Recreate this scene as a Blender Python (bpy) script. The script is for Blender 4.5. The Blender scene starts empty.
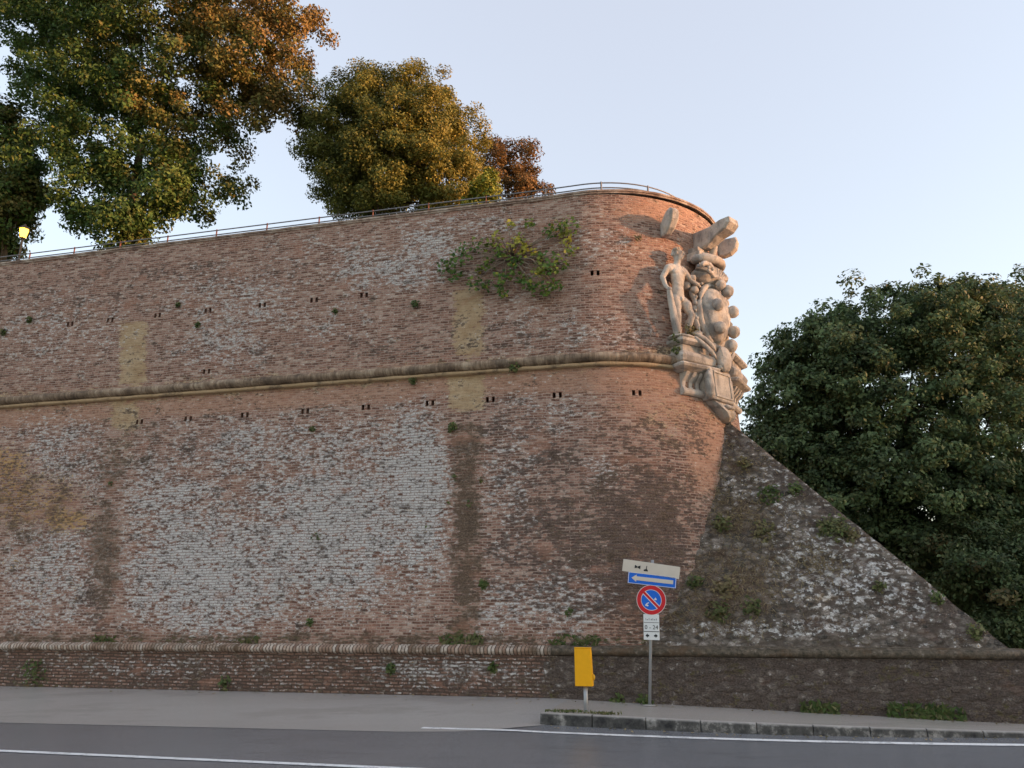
import bpy, math, random
import numpy as np
from mathutils import Vector, noise as mnoise
R = math.radians
random.seed(7); rng = np.random.default_rng(7)
scene = bpy.context.scene
col = scene.collection

# ------------------------------------------------------------------ camera, world, sun, exposure
FPX, PITCH = 800.0, math.atan((621 - 384) / 800.0)
CAM = Vector((0, 0, 1.6))
cd = bpy.data.cameras.new('camera'); cam = bpy.data.objects.new('camera', cd); col.objects.link(cam)
cam.location = CAM; cam.rotation_euler = (math.pi / 2 + PITCH, 0, 0)
cd.sensor_width = 36; cd.lens = FPX * 36 / 1024; cd.clip_start = .1; cd.clip_end = 3000
scene.camera = cam

SUN_EL, SUN_AZ = R(4.0), R(101.0)          # azimuth clockwise from +Y
w = bpy.data.worlds.new('World'); scene.world = w; w.use_nodes = True
nt = w.node_tree; bg = nt.nodes['Background']
sky = nt.nodes.new('ShaderNodeTexSky'); sky.sky_type = 'NISHITA'; sky.sun_disc = False
sky.sun_elevation = SUN_EL; sky.sun_rotation = SUN_AZ; sky.altitude = 300
sky.air_density = 1.0; sky.dust_density = 1.2; sky.ozone_density = 1.0
veil = nt.nodes.new('ShaderNodeMix'); veil.data_type = 'RGBA'; veil.inputs[0].default_value = .55     # thin high evening veil over the blue
nt.links.new(sky.outputs[0], veil.inputs[6]); veil.inputs[7].default_value = (.96, .91, 1.01, 1)
nt.links.new(veil.outputs[2], bg.inputs[0]); bg.inputs[1].default_value = .15
sd = bpy.data.lights.new('sun', 'SUN'); sun = bpy.data.objects.new('sun', sd); col.objects.link(sun)
sd.energy = 1.9; sd.color = (1, .50, .25); sd.angle = R(2.5)
to_sun = Vector((math.sin(SUN_AZ) * math.cos(SUN_EL), math.cos(SUN_AZ) * math.cos(SUN_EL), math.sin(SUN_EL)))
sun.rotation_euler = to_sun.to_track_quat('Z', 'Y').to_euler()
sun.location = (60, -10, 40)
vs = scene.view_settings
vs.view_transform = 'Standard'; vs.look = 'None'; vs.gamma = 1; vs.use_curve_mapping = False; vs.exposure = 2.6

# ------------------------------------------------------------------ survey frame: s along the wall, o out of the wall, z up
YAW = R(-13.6)
U = Vector((math.cos(YAW), math.sin(YAW), 0)); N = Vector((math.sin(YAW), -math.cos(YAW), 0)); Z = Vector((0, 0, 1))
D = -18.1787
UT, RR = -2.9, 3.8                       # tangent point and radius of the round bastion corner (top)
CC = U * UT + N * (D - .6 - RR)          # axis of the round corner
HALF = R(63.4)                           # wall normal to bisector of the salient

def WF(s, o, z): return U * s + N * (D + o) + Z * z
def drumdir(a): return U * math.sin(a) + N * math.cos(a)
FW = Vector((0, math.cos(PITCH), math.sin(PITCH))); UP = Vector((0, -math.sin(PITCH), math.cos(PITCH)))
def at_wall(px, py, o):                  # the surveyed point of the wall face at offset o
    d = Vector(((px - 512) / FPX, 0, 0)) + FW + UP * ((384 - py) / FPX)
    t = (D + o - CAM.dot(N)) / d.dot(N)
    return CAM + d * t
def at_depth(px, py, y):
    d = Vector(((px - 512) / FPX, 0, 0)) + FW + UP * ((384 - py) / FPX)
    return CAM + d * (y / d.y)
def proj_np(P):
    v = P - np.array(CAM); zz = v @ np.array(FW)
    zz = np.where(zz < .5, .5, zz)
    return 512 + FPX * v[:, 0] / zz, 384 - FPX * (v @ np.array(UP)) / zz
def hw(s): return -.03 * min(max(s + 3.5, 0), 20)
def ground_z(s, o):
    k = min(max(o / 4, 0), 1); k = k * k * (3 - 2 * k)
    return hw(s) - .245 * k

# ------------------------------------------------------------------ mesh builder
class MB:
    def __init__(self): self.v = []; self.f = []; self.uv = {}
    def add(self, vs_, fs_):
        b = len(self.v); self.v += [Vector(p) for p in vs_]; self.f += [tuple(i + b for i in f) for f in fs_]; return self
    def box(self, fr, a0, a1, b0, b1, c0, c1):
        p = [fr(a, b, c) for c in (c0, c1) for b in (b0, b1) for a in (a0, a1)]
        return self.add(p, [(0, 2, 3, 1), (4, 5, 7, 6), (0, 1, 5, 4), (2, 6, 7, 3), (0, 4, 6, 2), (1, 3, 7, 5)])
    def loft(self, rings, closed=True, caps=True):
        n = len(rings[0]); b = len(self.v)
        for r in rings: self.v += [Vector(p) for p in r]
        for i in range(len(rings) - 1):
            for j in range(n if closed else n - 1):
                k = (j + 1) % n
                self.f.append((b + i * n + j, b + i * n + k, b + (i + 1) * n + k, b + (i + 1) * n + j))
        if caps:
            self.f.append(tuple(b + j for j in reversed(range(n))))
            self.f.append(tuple(b + (len(rings) - 1) * n + j for j in range(n)))
        return self
    def tube(self, pts, rad, n=8):
        pts = [Vector(p) for p in pts]; rings = []
        for i, p in enumerate(pts):
            d = (pts[min(i + 1, len(pts) - 1)] - pts[max(i - 1, 0)]).normalized()
            a = d.cross(Z) if abs(d.z) < .95 else d.cross(Vector((1, 0, 0)))
            a.normalize(); b = d.cross(a)
            r = rad[i] if isinstance(rad, (list, tuple)) else rad
            rings.append([p + (a * math.cos(t) + b * math.sin(t)) * r for t in [2 * math.pi * k / n for k in range(n)]])
        return self.loft(rings)
    def ell(self, fr, c, r, nu=16, nv=10, bump=0, pw=1.0):
        rings = []
        for i in range(nv + 1):
            th = math.pi * i / nv
            th = min(max(th, .02), math.pi - .02)
            ring = []
            for j in range(nu):
                ph = 2 * math.pi * j / nu
                def sp(x): return math.copysign(abs(x) ** pw, x)
                x, y, z = sp(math.sin(th)) * sp(math.cos(ph)), sp(math.sin(th)) * sp(math.sin(ph)), sp(math.cos(th))
                k = 1 + bump * mnoise.noise(Vector((x * 2.3 + c[0] * 5, y * 2.3, z * 2.3 + c[2] * 3)))
                ring.append(fr(c[0] + r[0] * x * k, c[1] + r[1] * y * k, c[2] + r[2] * z * k))
            rings.append(ring)
        return self.loft(rings)
    def prism(self, fr, poly, b0, b1):            # poly in (a, c), extruded along b
        n = len(poly)
        p = [fr(a, b0, c) for a, c in poly] + [fr(a, b1, c) for a, c in poly]
        return self.add(p, [tuple(range(n)), tuple(range(2 * n - 1, n - 1, -1))] + [(i, i + n, (i + 1) % n + n, (i + 1) % n) for i in range(n)])
    def build(self, name, mat, parent=None, smooth=False, bevel=0, attrs=None, uvs=None, loc=None):
        me = bpy.data.meshes.new(name)
        org = Vector(parent['base']) if parent is not None else Vector(loc or (0, 0, 0))
        me.from_pydata([p - org for p in self.v], [], self.f)
        if uvs is not None:
            lay = me.uv_layers.new(name='UVMap'); li = np.empty(len(me.loops), np.int32); me.loops.foreach_get('vertex_index', li)
            lay.data.foreach_set('uv', np.asarray(uvs, np.float32)[li].ravel())
        for k, a in (attrs or {}).items():
            at = me.attributes.new(k, 'FLOAT', 'POINT'); at.data.foreach_set('value', np.asarray(a, np.float32))
        fix_normals(me)
        if smooth: me.polygons.foreach_set('use_smooth', [True] * len(me.polygons))
        me.materials.append(mat)
        o = bpy.data.objects.new(name, me); col.objects.link(o)
        if parent is not None:
            o.parent = parent; o['base'] = list(org)
        else: o.location = org
        if mat.name == 'carved_stone' and smooth:
            sb = o.modifiers.new('sub', 'SUBSURF'); sb.levels = sb.render_levels = 1
            dm = o.modifiers.new('wear', 'DISPLACE'); dm.texture = WEAR; dm.texture_coords = 'GLOBAL'; dm.strength = .04; dm.mid_level = .5
        if bevel:
            m = o.modifiers.new('bevel', 'BEVEL'); m.width = bevel; m.segments = 2; m.limit_method = 'ANGLE'
        me.update(); return o
import bmesh
WEAR = bpy.data.textures.new('stone_wear', 'CLOUDS'); WEAR.noise_scale = .11; WEAR.noise_depth = 2
def fix_normals(me):
    if len(me.polygons) > 6000: return
    b = bmesh.new(); b.from_mesh(me); bmesh.ops.recalc_face_normals(b, faces=b.faces); b.to_mesh(me); b.free()

def tag(o, label=None, cat=None, group=None, kind=None):
    if label: o['label'] = label
    if cat: o['category'] = cat
    if group: o['group'] = group
    if kind: o['kind'] = kind
    return o
def thing(name, loc, label, cat, group=None):
    o = bpy.data.objects.new(name, None); col.objects.link(o); o.location = loc; o['base'] = list(loc); o.empty_display_size = .2
    return tag(o, label, cat, group)

# ------------------------------------------------------------------ node helper
class NT:
    def __init__(self, name):
        self.m = bpy.data.materials.new(name); self.m.use_nodes = True; self.t = self.m.node_tree
        self.b = self.t.nodes['Principled BSDF']; self.b.inputs['Roughness'].default_value = .9
        self.b.inputs['Specular IOR Level'].default_value = .2
    def n(self, typ): return self.t.nodes.new('ShaderNode' + typ)
    def s(self, sock, x):
        if hasattr(x, 'is_output'): self.t.links.new(x, sock)
        elif x is not None:
            if isinstance(x, tuple) and len(x) == 3 and sock.type == 'RGBA': x = x + (1,)
            sock.default_value = x
    def math(self, op, a, b=None, c=None, clamp=False):
        n = self.n('Math'); n.operation = op; n.use_clamp = clamp
        for i, x in enumerate((a, b, c)):
            if x is not None: self.s(n.inputs[i], x)
        return n.outputs[0]
    def noise(self, vec, scale, detail=4, rough=.6, dist=0):
        n = self.n('TexNoise'); self.s(n.inputs['Vector'], vec); n.inputs['Scale'].default_value = scale
        n.inputs['Detail'].default_value = detail; n.inputs['Roughness'].default_value = rough; n.inputs['Distortion'].default_value = dist
        return n.outputs[0]
    def mix(self, f, a, b, blend='MIX'):
        n = self.n('Mix'); n.data_type = 'RGBA'; n.blend_type = blend
        self.s(n.inputs[0], f); self.s(n.inputs[6], a); self.s(n.inputs[7], b); return n.outputs[2]
    def ramp(self, f, stops):
        n = self.n('ValToRGB'); self.s(n.inputs[0], f); e = n.color_ramp.elements
        while len(e) < len(stops): e.new(.5)
        for i, (p, c) in enumerate(stops): e[i].position = p; e[i].color = tuple(c) + (1,)
        return n.outputs[0]
    def attr(self, name):
        n = self.n('Attribute'); n.attribute_name = name; return n.outputs['Fac']
    def uv(self):
        n = self.n('UVMap'); n.uv_map = 'UVMap'; return n.outputs[0]
    def obj(self): return self.n('TexCoord').outputs['Object']
    def pos(self): return self.n('NewGeometry').outputs['Position']
    def mapping(self, vec, scale=(1, 1, 1), loc=(0, 0, 0)):
        n = self.n('Mapping'); self.s(n.inputs[0], vec); n.inputs['Scale'].default_value = scale; n.inputs['Location'].default_value = loc; return n.outputs[0]
    def thr(self, a, lo, hi):
        n = self.n('MapRange'); n.clamp = True; n.interpolation_type = 'SMOOTHSTEP'; self.s(n.inputs[0], a)
        n.inputs[1].default_value = lo; n.inputs[2].default_value = hi; return n.outputs[0]
    def bump(self, h, strength=.5, dist=.03):
        n = self.n('Bump'); self.s(n.inputs['Height'], h); n.inputs['Strength'].default_value = strength; n.inputs['Distance'].default_value = dist
        self.t.links.new(n.outputs[0], self.b.inputs['Normal'])
    def base(self, c): self.s(self.b.inputs['Base Color'], c); return self
def flat(name, c, rough=.7, metal=0, var=.15, scale=6):
    t = NT(name); f = t.noise(t.obj(), scale, 5)
    t.base(t.mix(f, tuple(x * (1 - var) for x in c), tuple(min(1, x * (1 + var)) for x in c)))
    t.b.inputs['Roughness'].default_value = rough; t.b.inputs['Metallic'].default_value = metal; return t.m

# ------------------------------------------------------------------ masonry materials
def wall_material(name, ramp, mortar, rubble=False, course=.067, whitecol=(.65, .645, .64), msize=.011):
    t = NT(name); uv = t.uv()
    wob = t.noise(uv, 1.3, 3)
    sep = t.n('SeparateXYZ'); t.s(sep.inputs[0], uv)
    yy = t.math('ADD', sep.outputs[1], t.math('MULTIPLY', t.math('SUBTRACT', wob, .5), .10))
    xx = t.math('ADD', sep.outputs[0], t.math('MULTIPLY', t.math('SUBTRACT', t.noise(uv, 4, 2), .5), .06))
    cmb = t.n('CombineXYZ'); t.s(cmb.inputs[0], xx); t.s(cmb.inputs[1], yy)
    bv = cmb.outputs[0]
    br = t.n('TexBrick'); t.s(br.inputs['Vector'], bv); br.inputs['Scale'].default_value = 1
    br.inputs['Brick Width'].default_value = .22; br.inputs['Row Height'].default_value = course
    br.inputs['Mortar Size'].default_value = msize; br.inputs['Mortar Smooth'].default_value = .35
    br.inputs['Color1'].default_value = (0, 0, 0, 1); br.inputs['Color2'].default_value = (1, 1, 1, 1); br.inputs['Mortar'].default_value = (.5, .5, .5, 1)
    rnd = br.outputs['Color']; mor = br.outputs['Fac']
    if rubble:
        vo = t.n('TexVoronoi'); t.s(vo.inputs['Vector'], t.mapping(uv, (5.5, 9, 1))); vo.inputs['Scale'].default_value = 1
        rs = t.n('SeparateColor'); t.s(rs.inputs[0], vo.outputs['Color']); rnd = rs.outputs[0]
        mor = t.thr(vo.outputs['Distance'], .35, .75)
    big = t.noise(uv, .35, 6, .65); mid = t.noise(t.mapping(uv, (1, 1.6, 1), (7, 3, 0)), 1.6, 6, .7)
    fine = t.noise(t.mapping(uv, (1, 2.2, 1), (3, 9, 0)), 7, 5, .75); vf = t.noise(t.mapping(uv, (1, 1.4, 1)), 26, 3, .7)
    sc = (8, 15) if not rubble else (9, 10)
    speck = t.noise(t.mapping(bv, (sc[0], sc[1], 1), (2, 8, 0)), 1, 3, .6); speck2 = t.noise(t.mapping(bv, (sc[0] * .8, sc[1] * .9, 1), (31, 18, 0)), 1, 3, .6)
    jit = t.math('ADD', t.math('MULTIPLY', t.math('SUBTRACT', speck, .5), 2.0), t.math('MULTIPLY', t.math('SUBTRACT', rnd, .5), .26))
    jit2 = t.math('ADD', t.math('MULTIPLY', t.math('SUBTRACT', mid, .5), 1.7), t.math('ADD', t.math('MULTIPLY', t.math('SUBTRACT', vf, .5), .8), t.math('MULTIPLY', t.math('SUBTRACT', speck2, .5), 1.2)))
    k = t.math('ADD', t.math('MULTIPLY', rnd, .20), t.math('ADD', t.math('MULTIPLY', speck2, .45), t.math('MULTIPLY', vf, .35)))
    c = t.ramp(k, ramp)
    c = t.mix(t.math('MULTIPLY', mor, .75), c, mortar)
    def mask(a, jn, lo, hi): return t.thr(t.math('ADD', t.attr(a), jn), lo, hi)
    # fresh salmon brick, with sun glow painted on the upper drum
    pk = t.mix(speck, (.42, .21, .135), (.58, .37, .26))
    c = t.mix(t.math('MULTIPLY', mask('w_pink', t.math('MULTIPLY', jit2, .5), .3, .8), .72), c, pk)
    # lime plaster / ochre patches
    oc = t.mix(t.thr(mid, .35, .65), (.40, .275, .15), (.58, .45, .29))
    c = t.mix(t.math('MULTIPLY', mask('w_ochre', t.math('ADD', t.math('MULTIPLY', jit2, 1.4), t.math('MULTIPLY', jit, .35)), .26, .68), .86), c, oc)
    # pale efflorescence and lichen, broken up brick by brick
    jw = t.math('ADD', t.math('MULTIPLY', jit, 1.15), t.math('ADD', t.math('MULTIPLY', jit2, 1.0), t.math('MULTIPLY', t.math('SUBTRACT', big, .5), .8)))
    wm = t.thr(t.math('ADD', t.attr('w_white'), jw), .40, .66) if not rubble else t.thr(t.math('ADD', t.attr('w_white'), t.math('ADD', t.math('MULTIPLY', jit, 1.25), t.math('MULTIPLY', jit2, 1.0))), .50, .66)
    wm = t.math('MULTIPLY', wm, t.math('SUBTRACT', 1, t.math('MULTIPLY', mor, .72)))
    c = t.mix(t.math('MULTIPLY', t.math('MULTIPLY', mor, t.thr(t.attr('w_white'), .3, .7)), .6), c, (.16, .125, .105))
    wc = t.mix(t.thr(vf, .3, .7), tuple(x * .68 for x in whitecol), tuple(min(1, x * 1.2) for x in whitecol))
    c = t.mix(t.math('MULTIPLY', wm, .88), c, wc)
    # orange lichen
    c = t.mix(t.math('MULTIPLY', mask('w_orange', t.math('ADD', t.math('MULTIPLY', jit, 1.3), t.math('MULTIPLY', jit2, 1.0)), .62, .86), .8), c, (.48, .27, .07))
    # dark weathering
    jd = t.math('ADD', t.math('MULTIPLY', jit2, 1.25), t.math('MULTIPLY', jit, -.9))
    c = t.mix(t.math('MULTIPLY', mask('w_dark', jd, .34, .70), .80), c, t.mix(t.thr(vf, .35, .65), (.05, .04, .037), (.14, .105, .09)))
    # brown earth wash
    c = t.mix(t.math('MULTIPLY', mask('w_brown', t.math('MULTIPLY', jit2, 1.5), .34, .74), .78), c, t.mix(t.thr(vf, .35, .65), (.075, .05, .036), (.21, .15, .10)))
    # moss
    c = t.mix(t.math('MULTIPLY', mask('w_moss', jit2, .5, .85), .85), c, t.mix(fine, (.05, .06, .022), (.14, .14, .05)))
    # scattered missing / dark bricks and pale specks everywhere
    c = t.mix(t.math('MULTIPLY', t.thr(t.math('ADD', mid, t.math('MULTIPLY', fine, .8)), .98, 1.12), .62), c, (.075, .052, .044))
    voids = t.noise(t.mapping(bv, (6.5, 11, 1), (51, 7, 0)), 1, 4, .7)
    c = t.mix(t.math('MULTIPLY', t.thr(t.math('ADD', voids, t.math('MULTIPLY', mid, .35)), .765, .86), .78), c, (.055, .04, .036))
    sal = t.noise(t.mapping(uv, (.9, 1.5, 1), (13, 40, 0)), 1.1, 5, .65)
    c = t.mix(t.math('MULTIPLY', t.thr(sal, .56, .68), .45 if not rubble else .1), c, t.mix(speck2, (.33, .15, .10), (.47, .26, .18)))
    c = t.mix(t.math('MULTIPLY', t.thr(t.noise(t.mapping(uv, (1, 1.5, 1), (21, 4, 0)), 11, 4, .7), .66, .74), .5), c, (.50, .46, .42))
    c = t.mix(t.math('MULTIPLY', t.thr(big, .25, .75), .35), c, t.mix(1.0, c, (.72, .68, .66), 'MULTIPLY'))
    t.base(c)
    h = t.math('ADD', t.math('MULTIPLY', mor, -.55), t.math('ADD', t.math('MULTIPLY', fine, .9), t.math('ADD', t.math('MULTIPLY', rnd, .35), t.math('MULTIPLY', mid, .6))))
    t.bump(h, .75, .045 if not rubble else .09)
    return t.m
BR = [(.37, (.125, .066, .05)), (.45, (.265, .145, .11)), (.53, (.37, .218, .168)), (.63, (.53, .41, .34))]
M_WALL = wall_material('old_brick', BR, (.45, .37, .31))
M_PLINTH = wall_material('plinth_brick', [(.30, (.09, .055, .042)), (.45, (.20, .12, .09)), (.56, (.28, .17, .13)), (.68, (.40, .29, .24))], (.05, .04, .032), course=.075, msize=.02)
M_SPUR = wall_material('spur_rubble', [(.36, (.055, .05, .045)), (.45, (.165, .145, .125)), (.54, (.25, .21, .18)), (.63, (.44, .395, .355))], (.09, .07, .055), rubble=True, whitecol=(.78, .77, .76))

def stone_material():
    t = NT('carved_stone'); p = t.pos()
    a = t.noise(p, 1.6, 6, .65); b = t.noise(p, 9, 5, .7); c2 = t.noise(t.mapping(p, (1, 1, .45)), 3.2, 4)
    c = t.ramp(t.math('ADD', t.math('MULTIPLY', a, .6), t.math('MULTIPLY', b, .4)), [(.34, (.30, .265, .235)), (.5, (.50, .445, .395)), (.66, (.64, .59, .53))])
    c = t.mix(t.math('MULTIPLY', t.thr(c2, .48, .62), .72), c, (.20, .19, .185))
    c = t.mix(t.math('MULTIPLY', t.thr(b, .56, .68), .55), c, (.15, .13, .115))
    c = t.mix(t.math('MULTIPLY', t.thr(t.noise(t.mapping(p, (1, 1, 1), (5, 5, 5)), 2.2, 5), .56, .72), .5), c, (.50, .36, .22))
    t.base(c); t.bump(t.math('ADD', b, t.math('MULTIPLY', t.noise(p, 26, 4, .7), .6)), .55, .03); return t.m
M_STONE = stone_material()
def cordon_material():
    t = NT('weathered_cordon_stone'); uv = t.uv()
    b = t.noise(t.mapping(uv, (8, .6, 1)), 2, 4, .7); a = t.noise(uv, 1.1, 6, .7)
    c = t.ramp(t.math('ADD', t.math('MULTIPLY', a, .6), t.math('MULTIPLY', b, .4)), [(.38, (.09, .065, .05)), (.5, (.24, .175, .125)), (.62, (.46, .37, .28))])
    sp = t.n('SeparateXYZ'); t.s(sp.inputs[0], uv)
    c = t.mix(t.math('MULTIPLY', t.thr(sp.outputs[1], .60, .80), .75), c, t.mix(a, (.42, .29, .16), (.52, .37, .22)))
    c = t.mix(t.math('MULTIPLY', t.thr(t.noise(uv, 1.3, 6, .7), .50, .62), .65), c, (.08, .06, .048))
    t.base(c); t.bump(b, .8, .04); return t.m
M_CORD = cordon_material()
def torus_material():
    t = NT('brick_on_edge_moulding'); uv = t.uv()
    br = t.n('TexBrick'); t.s(br.inputs['Vector'], t.mapping(uv, (1, 1, 1))); br.inputs['Scale'].default_value = 1
    br.offset = 0; br.inputs['Brick Width'].default_value = .085; br.inputs['Row Height'].default_value = .6; br.inputs['Mortar Size'].default_value = .012
    br.inputs['Color1'].default_value = (0, 0, 0, 1); br.inputs['Color2'].default_value = (1, 1, 1, 1)
    n1 = t.noise(uv, 1.2, 5, .7); n2 = t.noise(uv, 9, 4, .7)
    k = t.math('ADD', t.math('MULTIPLY', br.outputs['Color'], .4), t.math('MULTIPLY', n2, .6))
    brick = t.ramp(k, [(.2, (.16, .09, .065)), (.45, (.36, .25, .19)), (.65, (.52, .45, .39))])
    dark = t.ramp(n2, [(.35, (.05, .045, .035)), (.6, (.15, .12, .09)), (.75, (.3, .27, .24))])
    c = t.mix(t.math('MULTIPLY', br.outputs['Fac'], .8), brick, (.06, .05, .04))
    c = t.mix(t.thr(t.math('ADD', t.attr('w_dark'), t.math('SUBTRACT', n1, .5)), .4, .7), c, dark)
    c = t.mix(t.math('MULTIPLY', t.thr(n1, .50, .64), .75), c, (.12, .075, .045))
    t.base(c); t.bump(t.math('SUBTRACT', n2, br.outputs['Fac']), .8, .04); return t.m
M_TORUS = torus_material()
def asphalt(name, c0, c1, sp):
    t = NT(name); p = t.pos()
    a = t.noise(p, .5, 6, .65); b = t.noise(p, 38, 4, .85); s_ = t.noise(t.mapping(p, (.12, 1.6, 1)), 1.3, 5, .6)
    c = t.mix(t.math('ADD', t.math('MULTIPLY', a, .5), t.math('MULTIPLY', s_, .5)), c0, c1)
    c = t.mix(t.math('MULTIPLY', t.thr(b, .50, .68), .65), c, sp)
    c = t.mix(t.math('MULTIPLY', t.thr(t.noise(p, 55, 2, .7), .56, .70), .5), c, tuple(x * .45 for x in c0))
    c = t.mix(t.math('MULTIPLY', t.thr(t.noise(t.mapping(p, (.35, .9, 1), (4, 9, 0)), .8, 6, .7), .52, .64), .32), c, tuple(x * .7 for x in c0))
    cr = t.n('TexVoronoi'); cr.feature = 'DISTANCE_TO_EDGE'; t.s(cr.inputs['Vector'], t.mapping(p, (.25, .6, 1))); cr.inputs['Scale'].default_value = 1
    c = t.mix(t.math('MULTIPLY', t.math('SUBTRACT', 1, t.thr(t.math('ADD', cr.outputs[0], t.math('MULTIPLY', t.noise(p, 3, 3), .03)), .006, .016)), .22), c, (.03, .03, .03))
    t.base(c); t.b.inputs['Roughness'].default_value = .2; t.bump(b, .35, .01); return t.m
M_ROAD = asphalt('asphalt', (.150, .152, .165), (.215, .216, .228), (.30, .30, .31))
M_SHOULDER = asphalt('pale_asphalt', (.37, .345, .325), (.49, .465, .44), (.55, .53, .51))
M_SIDEWALK = asphalt('sidewalk_paving', (.40, .365, .33), (.52, .48, .44), (.58, .56, .53))
def paint():
    t = NT('worn_white_paint'); p = t.pos()
    m = t.thr(t.math('ADD', t.noise(p, 5, 5, .7), t.math('MULTIPLY', t.noise(p, 40, 2), .5)), .56, .78)
    t.base(t.mix(t.math('MULTIPLY', m, .9), (.40, .40, .41), (.80, .80, .80))); return t.m
M_PAINT = paint()
def kerbmat():
    t = NT('kerb_stone'); p = t.pos()
    a = t.noise(p, 4, 6, .7); b = t.noise(p, 1.2, 4)
    c = t.ramp(t.math('ADD', t.math('MULTIPLY', a, .7), t.math('MULTIPLY', b, .3)), [(.38, (.03, .03, .032)), (.52, (.09, .088, .085)), (.64, (.36, .345, .33))])
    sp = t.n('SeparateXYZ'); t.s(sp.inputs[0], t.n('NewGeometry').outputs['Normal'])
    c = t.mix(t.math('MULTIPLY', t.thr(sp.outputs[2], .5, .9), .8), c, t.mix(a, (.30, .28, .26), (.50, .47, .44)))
    t.base(c); t.bump(a, .6, .03); return t.m
M_KERB = kerbmat()
M_EARTH = flat('dry_earth_and_grass', (.13, .12, .06), .95, var=.4, scale=.7)
M_SUN_BLOCK = flat('sun_block', (.07, .08, .045), .95, var=.4, scale=.05)
M_HOLE = flat('dark_recess', (.24, .14, .105), .95)
M_RAIL = flat('painted_railing_metal', (.20, .20, .21), .5, .3)
M_POST = flat('rusty_railing_post', (.20, .085, .055), .8, .1, .3, 20)
M_GALV = flat('galvanised_steel', (.36, .37, .39), .45, .6)
M_YEL = flat('yellow_paint', (.83, .40, .01), .45, 0, .08, 12)
M_YELD = flat('yellow_paint_edge', (.62, .34, .02), .5)
M_CREAM = flat('faded_sign_white', (.60, .54, .47), .5, 0, .1, 4)
M_WHITE = flat('sign_white', (.70, .71, .72), .4, 0, .06)
M_BLUE = flat('sign_blue', (.012, .13, .62), .35, 0, .12)
M_RED = flat('sign_red', (.55, .02, .03), .35, 0, .12)
M_BLK = flat('sign_black', (.02, .022, .025), .5)
M_GREY = flat('sign_back', (.3, .31, .33), .5, .4)
M_TRUNK = flat('bark', (.09, .065, .045), .95, 0, .4, 3)
M_STEM = flat('woody_stem', (.21, .165, .125), .9, 0, .3, 9)

# ------------------------------------------------------------------ fortress wall
fort = thing('fortress_wall', WF(-8, -1, 0), 'weathered brick bastion with rounded corner, stone cordon and sloping spur along the road', 'fortress wall')

def o_lower(z): return -.10 - .06 * (z - 1.05)
O_UP = -.6
ARC = 2 * HALF * RR
def path(s, o):
    if s <= UT: return U * s + N * (D + o)
    if s <= UT + ARC: return CC + drumdir((s - UT) / RR) * (RR + .6 + o)
    a = 2 * HALF; d = drumdir(a); tdir = U * math.cos(a) - N * math.sin(a)
    return CC + d * (RR + .6 + o) + tdir * (s - UT - ARC)

def G(x, y, cx, cy, rx, ry, wt=1, rot=0):
    c, s = math.cos(R(rot)), math.sin(R(rot)); dx, dy = x - cx, y - cy
    a, b = (dx * c + dy * s) / rx, (-dx * s + dy * c) / ry
    return wt * np.exp(-(a * a + b * b) ** 1.6)
def BX(x, y, x0, x1, y0, y1, soft=3, wt=1):
    sg = lambda v: 1 / (1 + np.exp(-np.clip(v / soft * 2.2, -40, 40)))
    return wt * sg(x - x0) * sg(x1 - x) * sg(y - y0) * sg(y1 - y)
def mx(*a): return np.maximum.reduce(a)
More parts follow.
